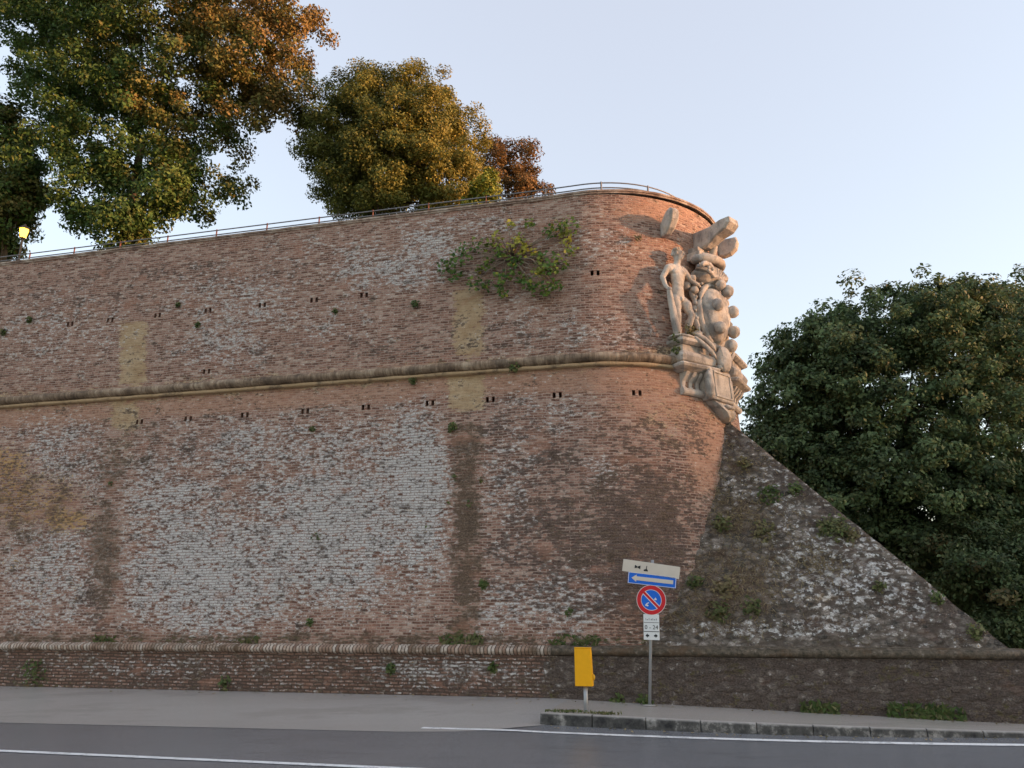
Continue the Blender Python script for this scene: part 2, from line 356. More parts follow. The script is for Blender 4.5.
# weathering, with some painted sun and shade, surveyed from the front
def stains_and_light(P):
    x, y = proj_np(P); zt = P[:, 2]
    A = {}
    up = zt > 7.85
    wl = mx(G(x, y, 330, 530, 125, 95, .74), G(x, y, 210, 570, 105, 80, .76), G(x, y, 414, 500, 42, 100, .80), G(x, y, 180, 500, 60, 40, .6), G(x, y, 300, 450, 190, 40, .52),
            G(x, y, 60, 560, 75, 85, .56), G(x, y, 60, 460, 90, 50, .5), G(x, y, 165, 460, 50, 45, .45),
            G(x, y, 560, 600, 70, 40, .42), G(x, y, 508, 480, 40, 90, .40), G(x, y, 540, 420, 60, 30, .3), G(x, y, 600, 470, 28, 22, .5), G(x, y, 500, 610, 40, 40, .42),
            G(x, y, 740, 600, 80, 60, .2))
    wu = mx(G(x, y, 390, 268, 75, 26, .58), G(x, y, 430, 245, 40, 30, .55), G(x, y, 470, 225, 90, 14, .36), G(x, y, 230, 300, 90, 40, .36), G(x, y, 215, 345, 60, 28, .42), G(x, y, 60, 330, 90, 40, .36),
            G(x, y, 330, 320, 60, 30, .30), G(x, y, 600, 330, 60, 30, .30), G(x, y, 590, 245, 60, 20, .28), G(x, y, 320, 250, 60, 20, .36), G(x, y, 520, 320, 40, 40, .2))
    A['w_white'] = np.where(up, wu, wl)
    dk = mx(G(x, y, 545, 470, 75, 60, .52), G(x, y, 640, 545, 70, 100, .92), G(x, y, 570, 545, 110, 95, .62), G(x, y, 640, 450, 60, 40, .5), BX(x, y, 453, 478, 504, 546, 6, .95), BX(x, y, 453, 478, 562, 606, 6, .88), G(x, y, 500, 430, 60, 40, .42), BX(x, y, 447, 484, 425, 642, 6, .50), G(x, y, 98, 590, 20, 60, .6), G(x, y, 107, 520, 15, 40, .40),
            G(x, y, 695, 435, 20, 28, .55), G(x, y, 640, 480, 80, 60, .34), G(x, y, 60, 470, 110, 40, .34), G(x, y, 230, 520, 300, 160, .24), G(x, y, 640, 560, 60, 70, .3), G(x, y, 150, 450, 160, 34, .36), G(x, y, 190, 460, 80, 40, .3), BX(x, y, -40, 800, 636, 648, 3, .52), G(x, y, 330, 640, 300, 7, .5),
            G(x, y, 710, 545, 22, 50, .45), G(x, y, 655, 238, 30, 14, .18))  # last patch: the crown ray's cast shadow, entered as dark tone
    du = mx(G(x, y, 60, 300, 120, 26, .3), G(x, y, 200, 275, 120, 18, .34), G(x, y, 330, 350, 330, 10, .30), G(x, y, 480, 335, 110, 20, .3), G(x, y, 640, 345, 60, 20, .36), G(x, y, 500, 270, 60, 30, .25))
    A['w_dark'] = np.where(up, du, dk)
    bw = lambda c, wdt: c + wdt * (np.sin(y * .31) + np.sin(y * .83 + 1))
    A['w_ochre'] = mx(BX(x, y, bw(120, .8), bw(146, .8), 321, 384, 3), BX(x, y, 110, bw(139, 1), 400, 430, 4, .9), BX(x, y, bw(454, .8), bw(483, .8), 288, 357, 4, .95), BX(x, y, 449, bw(484, 1), 374, 410, 3, 1),
                      BX(x, y, -60, 690, 395 - .073 * x, 412 - .073 * x, 5, .52), G(x, y, 675, 420, 40, 40, .26), BX(x, y, 100, 136, 430, 470, 8, .42))
    A['w_pink'] = mx(BX(x, y, 375, 700, 362, 396, 6, .72), BX(x, y, -50, 420, 404 - .07 * x, 432 - .07 * x, 6, .68), G(x, y, 705, 450, 26, 60, .72), G(x, y, 655, 400, 60, 40, .66), G(x, y, 660, 210, 60, 22, .75), G(x, y, 640, 260, 40, 60, .45), G(x, y, 690, 260, 30, 60, .62),  # patches high on the drum paint the warm sun glow into the brick
                     G(x, y, 560, 300, 120, 60, .25), G(x, y, 530, 500, 30, 14, .5), G(x, y, 80, 310, 40, 12, .5), G(x, y, 620, 620, 40, 28, .55), G(x, y, 605, 430, 60, 60, .4), G(x, y, 240, 330, 240, 40, .26))
    A['w_orange'] = mx(G(x, y, 30, 500, 66, 40, .7), G(x, y, 65, 520, 36, 16, .84), G(x, y, 8, 465, 34, 24, .72), G(x, y, 20, 560, 30, 20, .36), G(x, y, 60, 590, 60, 30, .25))
    A['w_moss'] = mx(G(x, y, 640, 640, 160, 6, .62), G(x, y, 200, 640, 300, 5, .5), G(x, y, 30, 580, 60, 40, .2), G(x, y, 465, 634, 26, 10, .6), G(x, y, 480, 362, 200, 4, .5))
    A['w_brown'] = mx(BX(x, y, 450, 482, 420, 640, 7, .72), BX(x, y, 446, 486, 595, 640, 6, .4), G(x, y, 104, 555, 19, 65, .8), G(x, y, 112, 470, 18, 40, .6), G(x, y, 620, 520, 90, 90, .36), G(x, y, 130, 440, 60, 40, .35), BX(x, y, -50, 540, 632, 646, 3, .6),
                      G(x, y, 30, 510, 70, 50, .5))
    return A

def sgrid(fine_lo, extra=()):
    s = list(np.arange(-48, fine_lo, 1.5)) + list(np.arange(fine_lo, UT + ARC + .01, .1)) + list(np.arange(UT + ARC + 1.5, UT + ARC + 42, 2))
    s = [v for v in s if all(abs(v - e) > .025 for e in extra)] + list(extra)
    return sorted(s)
def wall_skin(name, zs, ofun, holes, disp=.022):
    ex = [h[0] + d for h in holes for d in (-.115, -.04, .04, .115)]
    S = sgrid(-23.0, ex)
    V = []; UVs = []
    for z in zs:
        for s in S:
            o = ofun(z)
            dn = disp * (mnoise.noise(Vector((s * .8, z * .8, 0))) + .6 * mnoise.noise(Vector((s * 3.1, z * 4.2, 3)))) if -24 < s < 8 else 0
            if z in (zs[0], zs[-1]): dn = 0
            p = path(s, o + dn); p.z = z; V.append(p); UVs.append((s, z))
    nS = len(S); mb = MB(); mb.v = V
    for i in range(len(zs) - 1):
        zc = (zs[i] + zs[i + 1]) / 2
        for j in range(nS - 1):
            sc = (S[j] + S[j + 1]) / 2
            if any(abs(zc - h[1]) < .07 and .04 < abs(sc - h[0]) < .115 for h in holes): continue
            mb.f.append((i * nS + j, i * nS + j + 1, (i + 1) * nS + j + 1, (i + 1) * nS + j))
    P = np.array([tuple(p) for p in V])
    ob = mb.build(name, M_WALL, fort, True, attrs=stains_and_light(P), uvs=UVs)
    for hs, hz in holes:                                   # recessed putlog slots
        for a, b in ((-.115, -.04), (.04, .115)):
            h = MB(); o = ofun(hz)
            q = []
            for dep in (.05, -.28):
                for ss, z in ((hs + a, hz - .07), (hs + b, hz - .07), (hs + b, hz + .07), (hs + a, hz + .07)):
                    p = path(ss, o + (dep if dep < 0 else -.012)); p.z = z; q.append(p)
            h.add(q, [(4, 5, 6, 7), (0, 1, 5, 4), (1, 2, 6, 5), (2, 3, 7, 6), (3, 0, 4, 7)])
            h.build('putlog_hole', M_HOLE, fort)
    return ob
ZL = 6.92
HL = [(s, ZL) for s in (-15.18, -13.65, -11.91, -10.14, -8.41, -6.66, -5.07, -3.37, -1.47)]
ZU = 10.15
HU = [(s, ZU) for s in (-18.2, -16.8, -15.19, -13.53, -11.8, -10.2, -8.71, -2.36)] + [(-13.35, 8.3)]
zl = sorted(set(np.round(list(np.arange(1.0, 7.75, .1)) + [7.66, ZL - .07, ZL + .07], 4)))
zl = [z for z in zl if not (abs(z - ZL) < .065)]
wall_skin('lower_wall', zl, o_lower, HL)
zu = [z for z in np.round(np.arange(7.9, 12.4, .1), 4)] + [12.4]
zu = [z for z in zu if not (abs(z - ZU) < .068) and not abs(z - 8.3) < .068] + [ZU - .07, ZU + .07, 8.3 - .07, 8.3 + .07]
wall_skin('upper_wall', sorted(set(np.round(zu, 4))), lambda z: O_UP, HU)

def sweep(name, prof, mat, s_list, attrs=False, smooth=True, rise=None, wob=.0):
    rings = []; uvs = []
    ln = [0]
    for a, b in zip(prof, prof[1:]): ln.append(ln[-1] + math.hypot(a[0] - b[0], a[1] - b[1]))
    mb = MB(); n = len(prof)
    for s in s_list:
        for i, (o, z) in enumerate(prof):
            wv = wob * mnoise.noise(Vector((s * 2.3, i * .7, 1)))
            p = path(s, o + wv); p.z = z + wv * .6 + (rise(s) if rise else 0); mb.v.append(p); uvs.append((s, ln[i]))
    for i in range(len(s_list) - 1):
        for j in range(n - 1):
            mb.f.append((i * n + j, (i + 1) * n + j, (i + 1) * n + j + 1, i * n + j + 1))
    return mb.build(name, mat, fort, smooth, uvs=uvs, attrs=stains_and_light(np.array([tuple(p) for p in mb.v])) if attrs else None)
SF_ = [s for s in sgrid(-23.0) if s < UT + ARC + 30]; SC = SF_[::2]
# cordon: half round roll above a thin fillet
rol = [(-.62, 7.98)] + [(-.52 + .23 * math.sin(a), 7.83 + .135 * math.cos(a)) for a in np.linspace(.25, math.pi - .1, 9)] + [(-.46, 7.69), (-.38, 7.685), (-.38, 7.61), (-.52, 7.60)]
sweep('cordon', rol, M_CORD, SF_, wob=.018)
def rise(s): 
    t = min(max((s - UT + .6) / 4.5, 0), 1); return .13 * t
# parapet: last courses, slightly proud brick lip and flat coping stones
def copmat():
    t = NT('coping_stone'); p = t.pos(); a = t.noise(p, 3, 6, .7)
    t.base(t.ramp(a, [(.36, (.16, .11, .09)), (.5, (.30, .22, .175)), (.64, (.46, .39, .33))])); t.bump(a, .6, .03); return t.m
sweep('coping', [(-.62, 12.38), (-.575, 12.385), (-.575, 12.43), (-.55, 12.435), (-.55, 12.485), (-.60, 12.505), (-1.05, 12.505), (-1.05, 12.2)], copmat(), SC, smooth=False, rise=rise, wob=.012)
# strip of brick closing the rise of the coping round the corner
# plinth and its roll moulding run straight to the sharp foot of the spur
QS = 6.05
def refl(p):                                               # mirror across the bisector plane through the drum axis
    m = (U * math.cos(HALF) - N * math.sin(HALF)); d = Vector((p.x, p.y, 0)) - CC; k = d.dot(m); q = p - m * (2 * k); return q
def straight(name, prof, mat, step=.12):
    mb = MB(); uvs = []; n = len(prof)
    ln = [0]
    for a, b in zip(prof, prof[1:]): ln.append(ln[-1] + math.hypot(a[0] - b[0], a[1] - b[1]))
    def corner(o): return UT + math.tan(HALF) * (RR + .6 + o)
    S = list(np.arange(-48, -23, 1.5)) + list(np.arange(-23, 4.9, step)) + ['c']
    for s in S:
        for i, (o, z) in enumerate(prof):
            wv = (.02 if name == 'plinth' else .035) * (mnoise.noise(Vector((s * 1.7, i * .9, 5))) + .5 * mnoise.noise(Vector((s * 5.3, i * .5, 8))) if s != 'c' else 0)
            ss = corner(o) if s == 'c' else s
            p = WF(ss, o + wv, z + .5 * wv); mb.v.append(p); uvs.append((ss, z if name == 'plinth' else ln[i]))
    m = len(S)
    for k, (o, z) in enumerate(prof): pass
    for s in (2.5, 12, 40):                                # far flank
        for i, (o, z) in enumerate(prof):
            p = refl(WF(corner(o) - s, o, z)); mb.v.append(p); uvs.append((20 + s, ln[i]))
    for i in range(m + 2):
        for j in range(n - 1): mb.f.append((i * n + j, (i + 1) * n + j, (i + 1) * n + j + 1, i * n + j + 1))
    P = np.array([tuple(p) for p in mb.v]); x, y = proj_np(P)
    s = np.array([u_[0] for u_ in uvs]); zz = P[:, 2]
    A = {k: np.zeros(len(P)) for k in ('w_white', 'w_dark', 'w_ochre', 'w_pink', 'w_orange', 'w_moss', 'w_brown')}
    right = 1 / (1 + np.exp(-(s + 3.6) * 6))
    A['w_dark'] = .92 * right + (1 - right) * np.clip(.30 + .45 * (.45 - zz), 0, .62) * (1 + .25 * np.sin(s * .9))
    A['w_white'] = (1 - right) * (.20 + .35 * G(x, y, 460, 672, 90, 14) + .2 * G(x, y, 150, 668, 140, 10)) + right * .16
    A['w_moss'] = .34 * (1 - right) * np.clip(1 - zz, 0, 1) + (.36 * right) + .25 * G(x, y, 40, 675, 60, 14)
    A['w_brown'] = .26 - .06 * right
    A['w_pink'] = .4 * G(x, y, 510, 680, 30, 18)
    if name != 'plinth': A = {'w_dark': np.maximum(right, .44)}
    ob = mb.build(name, mat, fort, name != 'plinth', attrs=A, uvs=uvs)
    if name == 'plinth':                                   # brick gives way to dark mossy rubble and render near the sign
        ob.data.materials.append(M_SPUR)
        for p in ob.data.polygons:
            c = sum((uvs[v][0] for v in p.vertices)) / len(p.vertices)
            if c > -3.62 + .12 * math.sin(p.center.z * 9): p.material_index = 1
    return ob
straight('plinth', [(.02, z) for z in np.arange(-.75, .86, .115)] + [(.02, .87), (-.02, .875)], M_PLINTH)
straight('base_moulding', [(-.03, .865)] + [(-.02 + .15 * math.sin(a), .97 - .095 * math.cos(a)) for a in np.linspace(.2, math.pi, 8)] + [(-.03, 1.06), (-.04, 1.075), (-.07, 1.085), (-.45, 1.10)], M_TORUS)

# spur: triangular glacis from the foot of the round corner to the sharp toe
def spur():
    a = HALF; zt = 6.62
    P0 = CC + drumdir(a) * (RR + .6 + o_lower(zt) - .02); P0.z = zt
    Qs = UT + math.tan(HALF) * (RR + .6 - .13); Q = WF(Qs, -.13, 1.04)
    L = WF(-1.3, -.30, 1.04)
    nrm = (Q - P0).cross(L - P0).normalized()
    if nrm.dot(N) < 0: nrm = -nrm
    L2 = L + (L - Q).normalized() * 1.6                   # foot of the glacis, continued into the drum
    T2 = P0 + (L - Q).normalized() * 2.6
    nu, nv = 110, 74; mb = MB(); uvs = []
    for i in range(nv + 1):
        v = i / nv; a0 = L2.lerp(T2, v); b0 = Q.lerp(P0, v)
        for j in range(nu + 1):
            t = j / nu; p = a0.lerp(b0, t)
            edge = min(1, (1 - t) * 10) * min(1, v * 12)
            d = .07 * mnoise.noise(p * .9) + .07 * mnoise.noise(p * 2.7) + .06 * mnoise.noise(p * 6.5)
            p = p + nrm * d * (.45 + .55 * edge)
            mb.v.append(p); uvs.append(((p - L).dot((Q - L).normalized()), (p.z - 1) * 1.09))
    w_ = nu + 1
    for i in range(nv):
        for j in range(nu): mb.f.append((i * w_ + j, i * w_ + j + 1, (i + 1) * w_ + j + 1, (i + 1) * w_ + j))
    b = len(mb.v)
    rows = [i * w_ + nu for i in range(nv + 1)]           # mirrored far side hangs on the arris
    back = []
    for i in range(nv + 1):
        v = i / nv; q = refl(L2.lerp(T2, v)); back.append(len(mb.v)); mb.v.append(q); uvs.append((30, q.z))
    for i in range(nv): mb.f.append((rows[i], back[i], back[i + 1], rows[i + 1]))
    P = np.array([tuple(p) for p in mb.v]); x, y = proj_np(P)
    A = {k: np.zeros(len(P)) for k in ('w_white', 'w_dark', 'w_ochre', 'w_pink', 'w_orange', 'w_moss', 'w_brown')}
    A['w_white'] = mx(G(x, y, 835, 572, 80, 50, .60), G(x, y, 790, 510, 30, 60, .42, -25), G(x, y, 735, 495, 40, 22, .42), G(x, y, 780, 628, 130, 14, .55), G(x, y, 900, 600, 70, 30, .46), G(x, y, 880, 545, 60, 20, .36), np.full(len(P), .14))
    A['w_dark'] = mx(G(x, y, 880, 560, 90, 60, .40), G(x, y, 960, 615, 70, 36, .62), G(x, y, 880, 530, 110, 14, .6, 36), G(x, y, 730, 450, 30, 30, .42), G(x, y, 790, 480, 120, 13, .62, 36), np.full(len(P), .24))
    A['w_brown'] = mx(G(x, y, 725, 590, 75, 48, .7), G(x, y, 735, 515, 45, 30, .6), G(x, y, 820, 560, 26, 16, .5), G(x, y, 700, 610, 50, 30, .6), G(x, y, 740, 465, 30, 16, .4), np.full(len(P), .2))
    A['w_moss'] = mx(G(x, y, 720, 480, 18, 60, .34), G(x, y, 735, 595, 70, 24, .26), G(x, y, 832, 528, 22, 12, .7), G(x, y, 800, 640, 200, 7, .5), G(x, y, 740, 532, 60, 16, .34))
    A['w_ochre'] = mx(G(x, y, 820, 598, 18, 6, .6), G(x, y, 690, 560, 20, 12, .3))
    mb.build('spur', M_SPUR, fort, True, attrs=A, uvs=uvs)
    return P0, Q, L, nrm
SP0, SQ, SL, SNRM = spur()
def at_spur(px, py):
    d = Vector(((px - 512) / FPX, 0, 0)) + FW + UP * ((384 - py) / FPX)
    return CAM + d * ((SP0 - CAM).dot(SNRM) / d.dot(SNRM))

# ------------------------------------------------------------------ ground, road, sidewalk
def sheet(name, S, O, mat, dz, lo=None, hi=None):
    mb = MB()
    for s in S:
        for o in O:
            oo = o
            if lo is not None: oo = lo(s) + (hi(s) - lo(s)) * o
            mb.v.append(WF(s, oo, ground_z(s, oo) + dz))
    n = len(O)
    for i in range(len(S) - 1):
        for j in range(n - 1): mb.f.append((i * n + j, (i + 1) * n + j, (i + 1) * n + j + 1, i * n + j + 1))
    return tag(mb.build(name, mat, None, True), kind='structure')
sheet('ground', [-900, -300, -120, -60] + list(range(-40, 30, 2)) + [60, 150, 400, 900], [-900, -300, -100, -40, -20, -8, -4, -2, -1, 0, 1, 2, 3, 4, 6, 10, 20, 40, 100, 300, 900], M_EARTH, -.03)
sheet('road', list(np.arange(-90, 90, 1.0)), [-.4, 0, .5, 1, 1.5, 2, 2.5, 3, 3.5, 4, 5, 6, 7, 9, 12, 16, 20], M_ROAD, 0)
def bord(s): return 5.0 + .03 * (-s - 5) * (s < -5) - max(0, (s + 8)) * .30 if s < -4.6 else 3.98
def bord(s):
    if s < -5.5: return 4.05 + .07 * (-s - 5.5)
    return 4.05 - (s + 5.5) * .25 if s < -4.2 else 3.725 - (s + 4.2) * .8
sheet('road_shoulder', list(np.arange(-90, -3.05, .5)) + [-3.1], list(np.linspace(0, 1, 9)), M_SHOULDER, .004, lambda s: -.3, bord)
def kfront(s): return 2.82 - .02 * (s + 3.19) - .0165 * (s + 3.19) ** 2 if s < 6 else 2.82 - .02 * 9.19 - .0165 * 9.19 ** 2 - .2 * (s - 6) * 0
SS = list(np.arange(-3.15, 30, .35))
mb = MB(); mk = MB()
for s in SS:
    kf = kfront(s)
    for o in np.linspace(-.4, 1, 6):
        oo = (kf - .14) * o if o > 0 else -.4
        mb.v.append(WF(s, oo, hw(s) + .002 - .004 * max(oo, 0)))
for i in range(len(SS) - 1):
    for j in range(5): mb.f.append((i * 6 + j, (i + 1) * 6 + j, (i + 1) * 6 + j + 1, i * 6 + j + 1))
e = [WF(SS[0], o, -.4) for o in (-.4, kfront(SS[0]) - .14)]; mb.v += e; n0 = len(mb.v)
mb.f.append((0, 1, 2, 3, 4, 5, n0 - 1, n0 - 2))
tag(mb.build('sidewalk', M_SIDEWALK, None, False), kind='structure')
k = 0; s = -3.19
mk = MB()
while s < 28:
    L = .95; a, b = s, s + L - .012; jit = random.uniform(-.012, .012)
    pts = []
    for ss in (a, b):
        kf = kfront(ss) + jit; zt = hw(ss) + .012 + random.uniform(-.004, .004)
        pts.append([WF(ss, kf - .15, zt - .42), WF(ss, kf - .15, zt), WF(ss, kf - .03, zt), WF(ss, kf, zt - .03), WF(ss, kf + .025, zt - .46)])
    mk.loft(pts)
    s += L
for s_ in (0,):                                            # rounded return of the kerb towards the wall
    pts = []
    for o in (kfront(-3.19) - .01, 1.9, .9, .0):
        zt = hw(-3.19) + .012; pts.append([WF(-3.21, o, zt - .3), WF(-3.22, o, zt - .02), WF(-3.19, o, zt), WF(-3.06, o, zt), WF(-3.06, o, zt - .3)])
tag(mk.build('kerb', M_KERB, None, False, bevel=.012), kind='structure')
def line(name, f0, f1, S):
    mb = MB()
    for s in S:
        for o in (f0(s), f1(s)): mb.v.append(WF(s, o, ground_z(s, o) + .009))
    for i in range(len(S) - 1): mb.f.append((2 * i, 2 * i + 2, 2 * i + 3, 2 * i + 1))
    tag(mb.build(name, M_PAINT, None), kind='structure')
def eline(s): return 3.42 + (-.115 * (s + 3.04) - .0075 * (s + 3.04) ** 2 if s > -3.04 else -.02 * (s + 3.04))
line('road_edge_line', eline, lambda s: eline(s) + .15, list(np.arange(-5.2, 9, .3)))
def cline(s): return 7.36 + .0 * s
line('road_centre_line', cline, lambda s: cline(s) + .16, list(np.arange(-60, 30, .6)))
# bastion terrace (earth fill inside the walls), carries the trees
mb = MB()
pts = [path(s, -1.0) for s in ([-48] + list(np.arange(UT, UT + ARC + .1, .6)) + [UT + ARC + 30])]
for p in pts: p.z = 12.3
mb.v = pts + [WF(-48, -60, 12.3)]; mb.f = [tuple(range(len(mb.v)))]
tag(mb.build('bastion_terrace', M_EARTH, None), kind='structure')
# unseen ridge added out of frame to block low sun from the lower wall
mb = MB(); n = 40
for i in range(n + 1):
    t = i / n; yy = -260 + 640 * t
    h = 38.0 + .6 * mnoise.noise(Vector((t * 4, 0, 0))) if True else 0
    for x, z in ((300, -2), (345, h * .72), (380, h), (430, h * .8), (520, -2)): mb.v.append(Vector((x + 10 * mnoise.noise(Vector((t * 7, x * .01, 4))), yy - x * .23 - 60, z)))
for i in range(n):
    for j in range(4): mb.f.append((i * 5 + j, (i + 1) * 5 + j, (i + 1) * 5 + j + 1, i * 5 + j + 1))
tag(mb.build('sun_blocking_ridge', M_SUN_BLOCK, None, True), kind='structure')

# ------------------------------------------------------------------ railing on top
rail = thing('metal_railing', path(-6, -1.55) + Z * 12.5, 'thin two-bar metal railing along the top edge of the bastion', 'railing')
RS = list(np.arange(-34, UT, 1.0)) + list(np.arange(UT, UT + ARC + .1, .3)) + [UT + ARC + 10]
def rz(s): return 12.5 + rise(s)
RO = -1.35
for nm, h in (('top_rail', .64), ('mid_rail', .49)):
    MB().tube([path(s, RO) + Z * (rz(s) + h) for s in RS], .018, 6).build(nm, M_RAIL, rail, True)
s = -33.0; k = 0
while s < UT + ARC:
    rusty = s < -5
    MB().tube([path(s, RO) + Z * (rz(s) - .25), path(s, RO) + Z * (rz(s) + .67)], math.copysign(.022, 1) if rusty else .028, 6).build('post', M_POST if rusty else M_RAIL, rail)
    s += 1.72
# ------------------------------------------------------------------ carved coat of arms on the salient
AS = R(56); SN = drumdir(AS); ST = U * math.cos(AS) - N * math.sin(AS)
def S3(t, o, z): return CC + SN * (RR + o) + ST * t + Z * z
def rot3(ang, r0=RR):                                       # frame turned round the drum axis: a along tangent, b outward from drum face
    d = drumdir(AS + R(ang)); tt = U * math.cos(AS + R(ang)) - N * math.sin(AS + R(ang))
    return lambda a, b, c: CC + d * (r0 + b) + tt * a + Z * c
arms = thing('stone_coat_of_arms', S3(0, 0, 6.4), 'big carved stone coat of arms with balls on a shield at the rounded wall corner', 'coat of arms')
def fin(ang, prof, th, name='crown_ray', tilt=0):
    fr = rot3(ang)
    # prof in (outward, z); rounded plank with a hollow flank
    rings = []
    n = len(prof)
    for a, sc in ((-th / 2, .86), (-th / 2 + .05, 1), (0, 1), (th / 2 - .05, 1), (th / 2, .86)):
        cx = sum(p[0] for p in prof) / n; cz = sum(p[1] for p in prof) / n
        rings.append([fr(a * (.6 + .55 * p[0]) + tilt * p[0], cx + (p[0] - cx) * sc, cz + (p[1] - cz) * sc) for p in prof])
    MB().loft(rings).build(name, M_STONE, arms, False, bevel=.02)
fin(-19, [(-.15, 11.3), (.22, 11.28), (.40, 11.4), (.56, 11.6), (.6, 11.82), (.5, 11.93), (.3, 11.9), (.0, 11.7), (-.15, 11.6)], .30)
fin(-1, [(-.15, 11.2), (.3, 11.15), (.42, 11.14), (.55, 11.22), (.78, 11.34), (1.08, 11.42), (1.22, 11.56), (1.2, 11.72), (.95, 11.74), (.55, 11.68), (-.15, 11.72)], .42)
fin(24, [(-.15, 11.7), (.15, 11.62), (.36, 11.68), (.52, 11.82), (.58, 12.02), (.54, 12.16), (.2, 12.16), (-.15, 12.1)], .36)
# crown band: two courses of block stone and volute bracket
mb = MB(); fr = rot3(2)
mb.box(fr, -.62, .20, -.2, .34, 10.78, 11.0); mb.box(fr, -.56, .24, -.2, .26, 11.003, 11.16)
mb.build('crown_block', M_STONE, arms, False, bevel=.025)
MB().tube([S3(.12, .10, 11.42), S3(.12, .36, 11.38), S3(.12, .46, 11.22), S3(.1, .36, 11.08), S3(.1, .42, 10.94)], [.14, .16, .13, .10, .14], 10).build('crown_volute', M_STONE, arms, True)
def arcpts(r, c, a0, a1, n, dz=0, k=.75): return [S3(c[0] + r * math.sin(R(a)), c[1] + k * r * math.cos(R(a)), c[2] + dz) for a in np.linspace(a0, a1, n)]
MB().tube(arcpts(.52, (.05, .15, 10.78), -100, 100, 14), .13, 10).build('crown_rim', M_STONE, arms, True)
MB().tube(arcpts(.44, (.05, .1, 10.9), -100, 100, 14), .09, 10).build('crown_rim', M_STONE, arms, True)
T0 = .10
# cartouche hood
mb = MB()
mb.ell(S3, (T0 - .02, .20, 10.36), (.66, .34, .22), 24, 12, .15)
mb.build('cartouche_hood', M_STONE, arms, True)
for sx in (-1, 1):
    if sx < 0: MB().tube([S3(T0 + sx * (.52 + .30 * k * math.cos(a)), .30 + .34 * (1 - k * .3), 10.38 + .20 * k * math.sin(a)) for a, k in [(x * .62, 1 - x * .068) for x in range(13)]], [.075 - .003 * i for i in range(13)], 8).build('hood_scroll', M_STONE, arms, True)
    MB().ell(S3, (T0 + sx * .80, .16, 10.13), (.15, .18, .13), 12, 8, .3).ell(S3, (T0 + sx * .86, .05, 9.98), (.12, .15, .12), 12, 8, .3).build('hood_ear', M_STONE, arms, True)
MB().ell(S3, (T0 + .05, .52, 10.12), (.17, .14, .15), 14, 10, .3).build('carved_boss', M_STONE, arms, True)
# shield
mb = MB(); rings = []
for i in range(11):
    th = math.pi / 2 * i / 10; k = math.cos(th) ** .55 if i < 10 else .04; dep = .22 + .36 * math.sin(th)
    ring = []
    for j in range(32):
        a = 2 * math.pi * j / 32; zz = math.sin(a); xx = math.cos(a)
        wd = .56 * (1 - .18 * max(0, -zz) ** 2 + .06 * max(0, zz)); ring.append(S3(T0 + wd * xx * k, dep, 9.28 + .80 * zz * k))
    rings.append(ring)
base = [[p - SN * .5 for p in rings[0]]]
mb.loft(base + rings).build('shield', M_STONE, arms, True)
def shp(a, k, o): zz = math.sin(a); return S3(T0 + .62 * (1 - .18 * max(0, -zz) ** 2) * math.cos(a) * k, o, 9.28 + .86 * zz * k)
for j in range(30):
    p_ = shp(2 * math.pi * j / 30, 1.16, .2); MB().ell(lambda a, b, c, P=p_: P + ST * a + SN * b + Z * c, (0, 0, 0), (.055, .07, .055), 8, 6).build('carved_bead', M_STONE, arms, True)
MB().tube([shp(2 * math.pi * j / 36, 1, .27) for j in range(37)], .085, 8).build('shield_border', M_STONE, arms, True)
for k in range(9):                                          # shell flutes over the hood
    a = R(-72 + 18 * k); MB().tube([S3(T0 - .02 + .16 * math.sin(a), .50, 10.26 + .05 * math.cos(a)), S3(T0 - .02 + .42 * math.sin(a), .50, 10.36 + .16 * math.cos(a)), S3(T0 - .02 + .70 * math.sin(a), .30, 10.40 + .30 * math.cos(a))], [.03, .065, .075], 8).build('shell_flute', M_STONE, arms, False)
for sx in (-1, 1):                                          # strapwork at each side of the shield
    c = T0 + sx * .66
    MB().tube([S3(c + sx * x, o, z) for x, o, z in [(-.16, .2, 10.1), (.08, .16, 10.0), (.14, .12, 9.82), (.0, .14, 9.68), (-.06, .16, 9.5), (.02, .14, 9.25), (.04, .15, 9.0), (-.06, .2, 8.8), (-.02, .24, 8.6), (.16, .2, 8.5)]], [.08, .10, .09, .07, .08, .10, .09, .08, .10, .07], 10).build('strapwork', M_STONE, arms, True)
    for q_ in ((c + sx * .05, .2, 9.86), (c + sx * .06, .22, 8.62)): MB().ell(S3, q_, (.12, .13, .12), 14, 9, .25).build('rosette', M_STONE, arms, True)
for t_, o_, z_ in [(T0 + .26, .58, 9.98), (T0 - .26, .57, 9.45), (T0 + .46, .56, 9.45), (T0 - .22, .58, 8.83), (T0 + .44, .56, 8.88), (T0 + .16, .62, 8.42), (T0 + .56, .36, 9.16)]:
    r_ = .17 if z_ != 9.16 else .1
    MB().ell(S3, (t_, o_, z_), (r_, r_, r_), 18, 12, .04).build('shield_ball', M_STONE, arms, True)
# lower mask, straps
mb = MB().ell(S3, (-.04, .56, 8.0), (.25, .16, .34), 18, 12, .12)
mb.build('drapery_knot', M_STONE, arms, True)
for k_ in range(5):
    MB().tube([S3(-.22 + .085 * k_, .60, 8.30), S3(-.20 + .085 * k_ + .03 * math.sin(k_ * 2), .715 - .03 * abs(k_ - 2), 8.05), S3(-.17 + .07 * k_, .62, 7.72)], [.025, .045, .02], 6).build('drapery_fold', M_STONE, arms, True)
for sx in (-1, 1):
    for dz in (0, .2): MB().tube([S3(-.08 + sx * .92, .30, 8.56 - dz * .4), S3(-.08 + sx * .62, .48, 8.46 - dz), S3(-.08 + sx * .25, .56, 8.12 - dz)], .065, 8).build('strap', M_STONE, arms, True)
